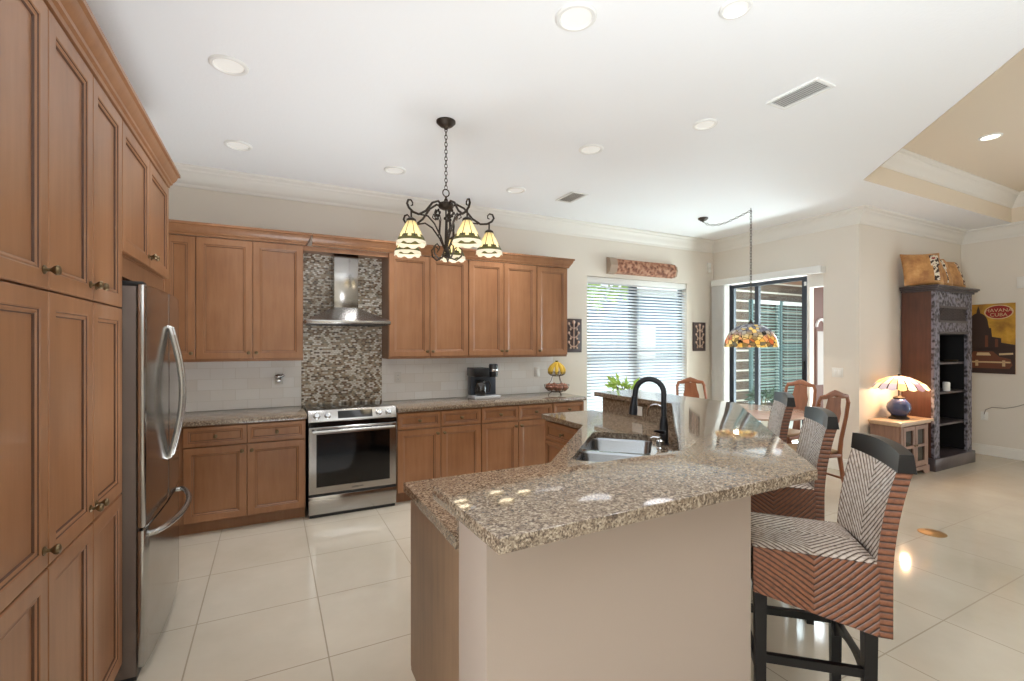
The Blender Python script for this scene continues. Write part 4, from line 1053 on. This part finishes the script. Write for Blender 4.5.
# ------------------------------------------------------------------ wall decor
m = mat('carved_terracotta_wood', (160, 110, 88), 0.75); M['carved'] = m; t = NT(m)
vv = t.n('ShaderNodeTexVoronoi', {'Vector': t.obj(), 'Scale': 22.0}, feature='SMOOTH_F1').outputs[0]
nz = t.noise(t.obj(), 26, 4, 0.7); kk = t.math('ADD', t.math('MULTIPLY', vv, 0.6), t.math('MULTIPLY', nz, 0.55))
t.color(t.ramp(kk, [(0.3, (84, 50, 36)), (0.48, (146, 92, 68)), (0.65, (190, 142, 114))])); t.bump(kk, 1.0, 0.03)
m2 = mat('weathered_wood_end', (168, 146, 128), 0.8)
t = thing('carved_panel', 'carved reddish wooden panel hung above the dining window', 'wall art', (0, 0, 0))
def half_hex(b, x0, x1, zc, hh, dep):
    P = [(YB - 0.002, zc - hh), (YB - dep * 0.75, zc - hh * 0.8), (YB - dep, zc), (YB - dep * 0.75, zc + hh * 0.8), (YB - 0.002, zc + hh)]
    a = [b.v((x0, *p)) for p in P]; c = [b.v((x1, *p)) for p in P]; b.f(a); b.f(c[::-1])
    for k in range(5): b.f([a[k], c[k], c[(k + 1) % 5], a[(k + 1) % 5]])
    return b
half_hex(mb('carved'), 4.17, 5.26, 2.59, 0.105, 0.09).build('carving', t, smooth=0)
half_hex(mb(m2), 4.05, 4.17, 2.59, 0.115, 0.10).build('end_block', t, smooth=0)
half_hex(mb(m2), 5.26, 5.31, 2.585, 0.09, 0.07).build('end_block', t, smooth=0)
M['plqbg'] = mat('dark_plum_board', (70, 54, 54), 0.6); M['plqfg'] = mat('pale_pink_carving', (206, 176, 160), 0.6)
def plaque(xc, label):
    t = thing('wall_plaque', label, 'wall art', (xc, YB - 0.001, 1.632), 0, 'carved plaques beside the window')
    mb('plqbg').box(-0.13, -0.02, -0.218, 0.13, 0, 0.218, 0.004).build('board', t)
    b = mb('plqfg').tube([(0, -0.024, -0.17), (0, -0.024, 0.17)], 0.010, 6)
    for z in (-0.12, 0.0, 0.12):
        for s_ in (-1, 1):
            b.tube([(0, -0.024, z - 0.03), (s_ * 0.045, -0.024, z - 0.015), (s_ * 0.075, -0.024, z + 0.03)], [0.007, 0.008, 0.004], 6)
            b.ball((s_ * 0.075, -0.024, z + 0.035), 0.019, 8, (1, 0.4, 1)); b.ball((s_ * 0.05, -0.024, z - 0.04), 0.015, 8, (1, 0.4, 1))
    b.ball((0, -0.024, 0.175), 0.024, 8, (1, 0.4, 1)); b.build('carving', t); return t
plaque(3.50, 'dark carved wall plaque partly hidden by the end wall cabinet')
plaque(5.815, 'dark carved wall plaque on the corner side of the window')
t = thing('motion_sensor', 'small white motion sensor high in the corner above the door valance', 'sensor', (6.02, YB - 0.001, 2.70))
mb('plastic').box(-0.03, -0.04, -0.075, 0.03, 0, 0.075, 0.01).build('case', t)
mb('milk').ball((0, -0.04, -0.02), 0.022, 8, (1, 0.5, 1)).build('lens', t)
plate('light_switch', 'white double light switch on the wall beside the sliding door', 'light switch', (XR - 0.001, 3.285, 1.175), -PI / 2, 0.125, 0.115, 'switch')
plate('outlet', 'white outlet on the tile backsplash just right of the mosaic', 'outlet', (1.216, YB - 0.0125, 1.165), 0, 0.075, 0.115, 'outlet')
plate('light_switch', 'white switch plate on the tile backsplash near the fruit basket', 'light switch', (2.95, YB - 0.0125, 1.175), 0, 0.075, 0.115, 'switch')
t = thing('plug_in_air_freshener', 'grey plug-in device in the outlet left of the mosaic', 'plug-in device', (0.065, YB - 0.0125, 1.19))
mb('plastic').box(-0.037, -0.006, -0.057, 0.037, 0, 0.057, 0.002).build('cover_plate', t)
b = mb('chrome').ball((-0.005, -0.04, 0.02), 0.036, 10, (1.1, 0.9, 0.8)); b.ball((0.03, -0.04, 0.03), 0.018, 8); b.box(-0.025, -0.05, -0.03, 0.02, -0.006, 0.02, 0.006); b.build('device', t)
t = thing('thermostat', 'small white thermostat on the far wall beside the poster', 'thermostat', (XF - 0.001, 2.43, 2.33), -PI / 2)
mb('plastic').box(-0.05, -0.025, -0.075, 0.05, 0, 0.075, 0.006).build('case', t)

# ------------------------------------------------------------------ countertop items
t = thing('coffee_maker', 'black and silver drip coffee maker with glass carafe on the counter', 'coffee maker', (2.13, 4.87, 0.9145))
mb(mat('silver_plastic', (196, 197, 200), 0.3, 0.3)).box(-0.155, -0.13, 0, 0.155, 0.10, 0.035, 0.006).build('base', t)
mb(mat('slate_grey_case', (70, 76, 86), 0.3, 0.5)).box(-0.15, 0.0, 0.035, 0.155, 0.10, 0.335, 0.006).build('back_column', t)
mb('blackplastic').box(-0.16, -0.12, 0.25, 0.02, 0.10, 0.345, 0.008).build('brew_head', t)
b = mb('blackplastic').lathe([(0.0001, 0.24), (0.045, 0.24), (0.05, 0.27), (0.052, 0.37), (0.045, 0.385), (0.0001, 0.386)], 20, (0.095, -0.06, 0)); b.build('pod_brewer', t)
mb('chrome').lathe([(0.0535, 0.30), (0.0545, 0.303), (0.0545, 0.325), (0.0535, 0.328)], 20, (0.095, -0.06, 0), cap=False).build('trim_band', t)
b = mb(mat('dark_carafe_glass', (30, 26, 24), 0.05, spec=0.8)).lathe([(0.0001, 0.037), (0.05, 0.038), (0.066, 0.06), (0.07, 0.10), (0.06, 0.15), (0.045, 0.18), (0.047, 0.19), (0.0001, 0.19)], 24, (-0.06, -0.06, 0))
cf = b.build('carafe', t)
mb('blackplastic').lathe([(0.048, 0.185), (0.05, 0.20), (0.03, 0.212), (0.0001, 0.213)], 20, (-0.06, -0.06, 0)).build('lid', cf)
mb('blackplastic').tube([(-0.02, -0.07, 0.185), (0.03, -0.085, 0.19), (0.045, -0.09, 0.15), (0.035, -0.085, 0.08), (0.005, -0.075, 0.07)], 0.010, 8).build('handle', cf)
M['wire'] = mat('brown_wire', (88, 66, 52), 0.4, 0.6)
FX, FYY = 3.05, 4.78
t = thing('fruit_basket', 'two tier wire fruit basket at the window end of the counter', 'basket', (FX, FYY, 0.9145))
def basket(name, z, R, h):
    b = mb('wire')
    for r, zz in ((R, z + h), (R * 0.95, z + h * 0.55), (R * 0.7, z + h * 0.15), (R * 0.35, z)):
        b.tube([(r * math.cos(2 * PI * k / 28), r * math.sin(2 * PI * k / 28), zz) for k in range(28)], 0.003, 5, closed=True)
    for k in range(16):
        a = 2 * PI * k / 16; b.tube([(R * q * math.cos(a), R * q * math.sin(a), zz) for q, zz in ((1, z + h), (0.95, z + h * 0.55), (0.7, z + h * 0.15), (0.35, z))], 0.0022, 5)
    return b.build(name, t)
basket('lower_basket', 0.035, 0.15, 0.085)
basket('upper_basket', 0.225, 0.105, 0.05)
b = mb('wire')
for a in (0.3, PI - 0.3, -PI / 2): b.tube([(0.12 * math.cos(a), 0.12 * math.sin(a), 0.10), (0.07 * math.cos(a), 0.07 * math.sin(a), 0.17), (0.05 * math.cos(a), 0.05 * math.sin(a), 0.235)], 0.003, 6)
for a in (PI / 6, PI / 6 + 2 * PI / 3, PI / 6 + 4 * PI / 3): b.tube([(0.055 * math.cos(a), 0.055 * math.sin(a), 0.037), (0.095 * math.cos(a), 0.095 * math.sin(a), 0.012), (0.10 * math.cos(a), 0.10 * math.sin(a), 0.0)], 0.004, 6)
b.build('frame', t)
M['banana'] = mat('banana_yellow', (222, 182, 62), 0.5); M['onion'] = mat('onion_skin', (170, 116, 92), 0.45); M['darktip'] = mat('dark_tip', (60, 48, 30), 0.7)
for k in range(8):
    a = 2 * PI * k / 8 + 0.2
    o = mb('banana'); o.X = Matrix.Rotation(a, 4, 'Z')
    o.tube([(0.014, 0, 0.150), (0.036, 0, 0.128), (0.066, 0, 0.095), (0.086, 0, 0.060), (0.090, 0, 0.028), (0.082, 0, 0.008)], [0.007, 0.016, 0.022, 0.022, 0.018, 0.008], 9)
    o.use('darktip').tube([(0.014, 0, 0.150), (0.010, 0, 0.168)], 0.006, 6)
    ob = o.build('banana', loc=(FX, FYY, 0.9145 + 0.240))
    tag(ob, 'yellow banana of the bunch draped over the upper fruit basket', 'fruit', 'bananas on the upper basket')
for k in range(7):
    a = 2 * PI * k / 6 + 0.3; r = 0.094 if k < 6 else 0.0
    b = mb('onion'); b.lathe([(0.0001, -0.040), (0.02, -0.037), (0.040, -0.016), (0.044, 0.004), (0.034, 0.026), (0.014, 0.038), (0.005, 0.046), (0.0001, 0.047)], 16)
    tag(b.build('onion', loc=(FX + r * math.cos(a), FYY + r * math.sin(a), 0.9145 + (0.094 if k < 6 else 0.084))), 'brown onion lying in the lower fruit basket', 'vegetable', 'onions in the lower basket')

# ------------------------------------------------------------------ living side furniture
M['mahog'] = wood('mahogany', (62, 36, 28), (84, 50, 38), (104, 64, 48), 0.32)
m = mat('carved_wood_with_sheen', (84, 80, 92), 0.4); M['carvegrey'] = m; t = NT(m)
vv = t.n('ShaderNodeTexVoronoi', {'Vector': t.obj(), 'Scale': 26.0}, feature='SMOOTH_F1').outputs[0]
nz = t.noise(t.obj(), 34, 3, 0.6); kk = t.math('ADD', t.math('MULTIPLY', vv, 0.8), t.math('MULTIPLY', nz, 0.5))
t.color(t.ramp(kk, [(0.34, (30, 24, 25)), (0.5, (72, 65, 70)), (0.68, (128, 124, 136))])); t.bump(kk, 1.0, 0.02)  # pale blue-grey tones carry reflected light, put into the wood colour
M['plaingrey'] = wood('dark_grey_brown_wood', (56, 46, 46), (74, 64, 66), (92, 82, 86), 0.32)
M['inside'] = mat('black_inside', (26, 21, 20), 0.5)  # near-black colour for the inner faces of the case
KX0, KX1, KY0, KY1 = 7.05, 8.06, 2.70, 3.03
t = thing('bookcase', 'tall dark carved wooden bookcase against the alcove wall', 'bookcase', (KX0, KY0, 0))
kw, kd, kh = KX1 - KX0, KY1 - KY0, 2.16
mb('mahog').box(0, 0.03, 0.15, 0.03, kd, kh).build('side_panel', t, smooth=0)
mb('mahog').box(kw - 0.03, 0.03, 0.15, kw, kd, kh).build('side_panel', t, smooth=0)
for x in (0.0305, kw - 0.036): mb('inside').box(x, 0.035, 0.15, x + 0.0055, kd - 0.0155, 1.655).build('liner', t, smooth=0)
mb('inside').box(0.03, kd - 0.015, 0.15, kw - 0.03, kd, kh).build('back_panel', t, smooth=0)
mb('plaingrey').box(-0.03, -0.025, 0.0, kw + 0.03, kd, 0.15, 0.006).build('plinth', t)
for x in (0.0, kw - 0.13): mb('carvegrey').box(x, 0, 0.15, x + 0.13, 0.032, kh).build('stile', t, smooth=0)
b = mb('plaingrey')
for z0, z1 in ((1.965, 1.99), (1.785, 1.81), (1.65, 1.675)): b.box(0.13, -0.004, z0, kw - 0.13, 0.03, z1)
b.build('rail', t, smooth=0)
mb('carvegrey').box(0.13, 0.004, 1.99, kw - 0.13, 0.03, kh).box(0.13, 0.004, 1.675, kw - 0.13, 0.03, 1.785).build('carved_frieze', t, smooth=0)
b = mb('plaingrey').box(0.13, 0.024, 1.81, kw - 0.13, 0.03, 1.965)
for i in range(22):
    x = 0.13 + (kw - 0.26) * i / 21
    for s_ in (-1, 1): 
        xa, xb = max(0.13, min(kw - 0.13, x)), max(0.13, min(kw - 0.13, x + s_ * 0.155)); zz = 1.81 + abs(xb - xa)
        if zz > 1.83: b.bar((xa, 0.014, 1.81), (xb, 0.014, zz), 0.008, 0.01, (0, 1, 0))
b.build('lattice_panel', t, smooth=0)
b = mb('plaingrey').box(-0.02, -0.02, kh, kw + 0.02, kd, kh + 0.025, 0.004).box(-0.045, -0.045, kh + 0.025, kw + 0.045, kd, kh + 0.045, 0.006).box(-0.06, -0.06, kh + 0.045, kw + 0.06, kd, kh + 0.07, 0.006)
b.build('cornice', t)
for z in (0.54, 0.93, 1.295): mb('plaingrey').box(0.037, 0.04, z - 0.025, kw - 0.037, kd - 0.0155, z).build('shelf', t, smooth=0)
mb('inside').box(0.03, 0.032, 1.64, kw - 0.03, kd - 0.015, 1.655).build('top_panel', t, smooth=0)
tag(mb('plastic').lathe([(0.0001, 0), (0.035, 0), (0.037, 0.02), (0.037, 0.10), (0.030, 0.11), (0.0001, 0.112)], 20).build('jar', loc=(7.60, 2.79, 0.931)), 'white cylindrical jar on the middle shelf of the bookcase', 'jar')
tag(mb('darktip').lathe([(0.0001, 0), (0.05, 0.002), (0.075, 0.025), (0.07, 0.025), (0.045, 0.008), (0.0001, 0.007)], 24).build('dish', loc=(7.76, 2.80, 1.296)), 'small dark dish on the top open shelf of the bookcase', 'dish')
# pillows on top
m = mat('tan_printed_leather', (190, 138, 84), 0.55); t = NT(m); M['pil'] = m
nz = t.noise(t.obj(), 9, 4, 0.6); t.color(t.ramp(nz, [(0.35, (164, 112, 68)), (0.55, (198, 146, 90)), (0.7, (214, 168, 114))])); t.bump(nz, 0.2, 0.01)
m = mat('dark_and_cream_motif', (220, 210, 190), 0.6); t = NT(m); M['motif'] = m
nz = t.noise(t.obj(), 26, 2, 0.5); t.color(t.ramp(nz, [(0.42, (60, 40, 32)), (0.47, (222, 212, 194)), (0.62, (240, 232, 216)), (0.66, (150, 50, 40))], 'CONSTANT'))
def pillow(loc, rz, lean, size, label, mx_, mw):
    t = thing('pillow', label, 'pillow', loc, rz, 'pillows on the bookcase')
    b = MB(); n = 20; X = Matrix.Rotation(lean, 4, 'X')
    for sgn in (-1, 1):
        g = []
        for i in range(n + 1):
            row = []
            for j in range(n + 1):
                u, v = 2 * i / n - 1, 2 * j / n - 1; th = 0.07 * ((1 - u ** 4) * (1 - v ** 4)) ** 0.6
                px, pz = size / 2 * u * (1 - 0.05 * (1 - v * v) * abs(u)), size / 2 * v * (1 - 0.05 * (1 - u * u) * abs(v))
                row.append(b.v(X @ Vector((px, sgn * th, pz + size / 2))))
            g.append(row)
        for i in range(n):
            for j in range(n):
                u, v = 2 * (i + .5) / n - 1, 2 * (j + .5) / n - 1
                b.use('motif' if sgn < 0 and abs(u - mx_) < mw and abs(v) < 0.8 and (abs(u - mx_) < mw * 0.6 or v > 0.1) else 'pil')
                b.f([g[i][j], g[i + 1][j], g[i + 1][j + 1], g[i][j + 1]])
    bmesh.ops.remove_doubles(b.bm, verts=b.bm.verts, dist=0.0005)
    b.build('cushion', t, smooth=60); return t
PZ = kh + 0.072
pillow((7.06, 2.80, PZ), math.radians(-40), math.radians(-14), 0.42, 'tan pillow with a cream and dark motif, on the wall end of the bookcase', 0.55, 0.25)
pillow((7.47, 2.80, PZ), math.radians(-16), math.radians(-16), 0.40, 'middle tan pillow on top of the bookcase', 0.35, 0.12)
pillow((7.86, 2.80, PZ), math.radians(-12), math.radians(-18), 0.40, 'tan pillow near the poster end of the bookcase top', 0.6, 0.2)
# side table
M['oldwood'] = wood('worn_reddish_wood', (112, 84, 72), (148, 116, 100), (172, 142, 126), 0.45)
t = thing('side_table', 'small worn wooden side cabinet with two glazed doors beside the bookcase', 'cabinet', (6.27, 2.70, 0))
sw, sd = 0.70, 0.32
b = mb('oldwood').box(0.03, 0.03, 0.09, sw - 0.03, sd, 0.59); b.build('body', t, smooth=0)
mb(wood('pale_tabletop_wood', (186, 158, 130), (206, 180, 152), (218, 196, 170), 0.4, 'x')).box(-0.02, -0.02, 0.61, sw + 0.02, sd, 0.64, 0.006).box(0.0, 0.0, 0.59, sw, sd, 0.61, 0.004).build('tabletop', t)  # top in paler wood tones than the body
P = [(0.01, 0.0), (0.12, 0.0), (0.17, 0.05), (sw - 0.17, 0.05), (sw - 0.12, 0), (sw - 0.01, 0), (sw - 0.01, 0.09), (0.01, 0.09)]
b = mb('oldwood'); b.X = Matrix(((1, 0, 0, 0), (0, 0, -1, 0.03), (0, 1, 0, 0), (0, 0, 0, 1))); b.prism(P, 0, 0.02)
b.X = Matrix(); b.box(0.01, 0.03, 0, 0.04, sd, 0.09).box(sw - 0.04, 0.03, 0, sw - 0.01, sd, 0.09); b.build('base', t, smooth=0)
for x0 in (0.085, 0.355):
    b = mb('oldwood'); w = 0.26
    for a in ((x0, 0.11, x0 + 0.045, 0.575), (x0 + w - 0.045, 0.11, x0 + w, 0.575), (x0 + 0.045, 0.11, x0 + w - 0.045, 0.16), (x0 + 0.045, 0.53, x0 + w - 0.045, 0.575), (x0 + 0.045, 0.325, x0 + w - 0.045, 0.355)): b.box(a[0], 0.008, a[1], a[2], 0.029, a[3])
    d = b.build('door', t, smooth=0)
    mb('blackglass').box(x0 + 0.04, 0.02, 0.15, x0 + w - 0.04, 0.026, 0.54).build('pane', d, smooth=0)
    k = mb('bronze').ball((x0 + (w - 0.022 if x0 < 0.2 else 0.022), 0.002, 0.35), 0.011, 8); k.build('knob', d)
for x in (0.04, sw - 0.085): mb('oldwood').box(x, 0.012, 0.09, x + 0.042, 0.03, 0.59).build('stile', t, smooth=0)
# table lamp
m = mat('fan_stained_glass', (220, 200, 170), 0.25); M['fan'] = m; t = NT(m)
uv_ = t.n('ShaderNodeSeparateXYZ', {0: t.n('ShaderNodeTexCoord').outputs['UV']})
fr = t.math('FRACT', uv_.outputs[0]); le = t.math('LESS_THAN', t.math('MINIMUM', fr, t.math('SUBTRACT', 1.0, fr)), 0.07)
wn = t.n('ShaderNodeTexWhiteNoise', {1: t.math('ADD', t.math('FLOOR', uv_.outputs[0]), t.math('MULTIPLY', t.math('FLOOR', t.math('MULTIPLY', uv_.outputs[1], 2.99)), 37.0))}, noise_dimensions='1D').outputs[0]
cc_ = t.ramp(wn, [(0, (236, 208, 160)), (0.3, (150, 160, 196)), (0.5, (240, 228, 206)), (0.72, (120, 110, 140)), (0.85, (244, 214, 150))], 'CONSTANT')
cf_ = t.n('ShaderNodeMix', {0: le, 6: cc_, 7: s2l(46, 40, 40)}, data_type='RGBA').outputs[2]; t.color(cf_)
nt = m.node_tree; ts = nt.nodes.new('ShaderNodeBsdfTranslucent'); nt.links.new(cf_, ts.inputs[0]); mxs = nt.nodes.new('ShaderNodeMixShader'); mxs.inputs[0].default_value = 0.5
nt.links.new(nt.nodes['Principled BSDF'].outputs[0], mxs.inputs[1]); nt.links.new(ts.outputs[0], mxs.inputs[2]); nt.links.new(mxs.outputs[0], nt.nodes['Material Output'].inputs[0])
LX, LY = 6.62, 2.87
t = thing('table_lamp', 'lit stained glass table lamp with round blue base on the side cabinet', 'lamp', (LX, LY, 0.6405))
mb('iron').lathe([(0.0001, 0), (0.10, 0.0), (0.10, 0.012), (0.08, 0.025), (0.07, 0.04), (0.0001, 0.04)], 24).build('foot', t)
mb(mat('cobalt_ceramic', (42, 56, 98), 0.12, coat=0.5)).lathe([(0.0001, 0.04), (0.075, 0.042), (0.11, 0.09), (0.12, 0.13), (0.11, 0.18), (0.075, 0.225), (0.05, 0.24), (0.0001, 0.24)], 32).build('body', t)
mb('iron').lathe([(0.055, 0.238), (0.06, 0.25), (0.03, 0.262), (0.01, 0.27), (0.009, 0.50), (0.02, 0.505), (0.012, 0.52), (0.0001, 0.53)], 20).build('stem', t)
b = mb('fan'); b.uv = b.bm.loops.layers.uv.new('UVMap'); NS = 18; prof = [(0.025, 0.505), (0.10, 0.488), (0.17, 0.455), (0.235, 0.41), (0.275, 0.365)]
def rp(i, j, n=4):
    a = 2 * PI * i / (NS * n); r, z = prof[j]; f = abs(math.sin(PI * i / n)); return (r * (1 + 0.05 * f * j / 4) * math.cos(a), r * (1 + 0.05 * f * j / 4) * math.sin(a), z - 0.018 * f * (j == 4))
for i in range(NS * 4):
    for j in range(4):
        q = [(i, j), (i + 1, j), (i + 1, j + 1), (i, j + 1)]
        f = b.f([b.v(rp(*p)) for p in q])
        for lp, p in zip(f.loops, q): lp[b.uv].uv = (p[0] / 4 + 0.0001, p[1] / 4)
bmesh.ops.remove_doubles(b.bm, verts=b.bm.verts, dist=0.0005)
sh = b.build('shade', t, smooth=40)
mb('bulb').ball((0.0, 0.05, 0.40), 0.025).build('bulb', sh)
l = bpy.data.lights.new('lamp_bulb', 'POINT'); l.energy = 11; l.color = (1, 0.62, 0.34); l.shadow_soft_size = 0.04
lo_ = bpy.data.objects.new('lamp_bulb', l); COL.objects.link(lo_); lo_.location = (LX, LY - 0.06, 0.6405 + 0.38)

# poster on the far wall; local x = -Y world (rot -90), facing -X
t = thing('poster', 'yellow and brown poster of a domed building and car on the far wall', 'poster', (XF - 0.001, 2.99, 1.12), -PI / 2)
pw, phh = 0.495, 0.95
m = mat('poster_gold', (196, 146, 44), 0.5); tt = NT(m); nz = tt.noise(tt.obj(), 5, 4, 0.6); tt.color(tt.ramp(nz, [(0.35, (150, 104, 36)), (0.6, (206, 156, 52)), (0.75, (220, 178, 84))]))
mb(m).box(0, -0.012, 0, pw, 0, phh).build('sheet', t, smooth=0)
md = mat('poster_umber', (62, 42, 34), 0.5); mr = mat('poster_rust', (116, 66, 42), 0.5); mcream = mat('poster_cream', (214, 184, 140), 0.5); mred = mat('poster_red', (150, 34, 30), 0.5)
def flat(m, polys, y, name):
    b = mb(m); b.X = Matrix(((1, 0, 0, 0), (0, 0, 1, 0), (0, 1, 0, 0), (0, 0, 0, 1)))
    for p in polys: b.prism(p, -0.012 - y, -0.012 - y + 0.0008)
    return b.build(name, t, smooth=0)
domep = [(0.02, 0.62), (0.02, 0.68)] + [(0.13 - 0.10 * math.cos(PI * k / 14), 0.68 + 0.15 * math.sin(PI * k / 14)) for k in range(15)] + [(0.24, 0.62)]
flat(md, [domep, [(0.11, 0.82), (0.15, 0.82), (0.145, 0.87), (0.132, 0.92), (0.128, 0.92), (0.115, 0.87)], [(0.0, 0.33), (0.0, 0.62), (0.26, 0.62), (0.27, 0.50), (0.36, 0.48), (0.36, 0.42), (pw, 0.39), (pw, 0.33)], [(0, 0), (pw, 0), (pw, 0.34), (0, 0.34)]], 0.001, 'building_print')
flat(mr, [[(0.02, 0.10), (0.06, 0.07), (0.44, 0.07), (0.47, 0.12), (0.45, 0.20), (0.34, 0.23), (0.28, 0.30), (0.08, 0.30), (0.02, 0.22)], [(0.30, 0.36), (0.33, 0.36), (0.33, 0.47), (0.30, 0.47)], [(0.20, 0.36), (0.23, 0.36), (0.23, 0.52), (0.20, 0.52)]], 0.002, 'car_print')
flat(mcream, [[(0.03, 0.145), (0.45, 0.145), (0.45, 0.165), (0.03, 0.165)], [(0.10, 0.10), (0.13, 0.10), (0.13, 0.18), (0.10, 0.18)], [(0.37, 0.10), (0.40, 0.10), (0.40, 0.18), (0.37, 0.18)], [(0.11, 0.245), (0.26, 0.245), (0.24, 0.285), (0.12, 0.285)], [(0.34, 0.25), (pw - 0.02, 0.26), (pw - 0.02, 0.285), (0.34, 0.275)]], 0.003, 'chrome_print')
el = lambda cx, cz, a, c: [(cx + a * math.cos(2 * PI * k / 32), cz + c * math.sin(2 * PI * k / 32)) for k in range(32)]
flat(mcream, [el(0.335, 0.835, 0.145, 0.098)], 0.002, 'oval_border')
flat(mred, [el(0.335, 0.835, 0.132, 0.086)], 0.003, 'oval_badge')
for s_, z, sz_ in (('HAVANA', 0.855, 0.066), ('CUBA', 0.795, 0.066)):
    o = text(s_, sz_, mcream, 0.0004); o.parent = t; o.location = (0.335, -0.0162, z); o.rotation_euler = (PI / 2, 0, 0)
plate('outlet', 'white outlet low on the far wall below the poster', 'outlet', (XF - 0.001, 2.80, 0.53), -PI / 2, 0.075, 0.115, 'outlet')
b = mb(mat('grey_cable', (150, 140, 130), 0.6))
b.tube([(XF - 0.012, 2.80, 0.56), (XF - 0.03, 2.78, 0.62), (XF - 0.012, 2.72, 0.66), (XF - 0.008, 2.60, 0.66), (XF - 0.008, 2.50, 0.69), (XF - 0.008, 2.38, 0.75), (XF - 0.008, 2.2, 0.80)], 0.005, 6)
tag(b.build('power_cord'), 'thin grey power cord trailing along the far wall from the outlet', 'cord')
t = thing('floor_outlet', 'round brass outlet cover set into the tile floor', 'outlet cover', (4.745, 1.832, 0))
mb(mat('brushed_brass', (168, 132, 84), 0.35, 0.6)).lathe([(0.092, 0.0005), (0.092, 0.003), (0.085, 0.006), (0.0001, 0.0065)], 32).build('cover', t)
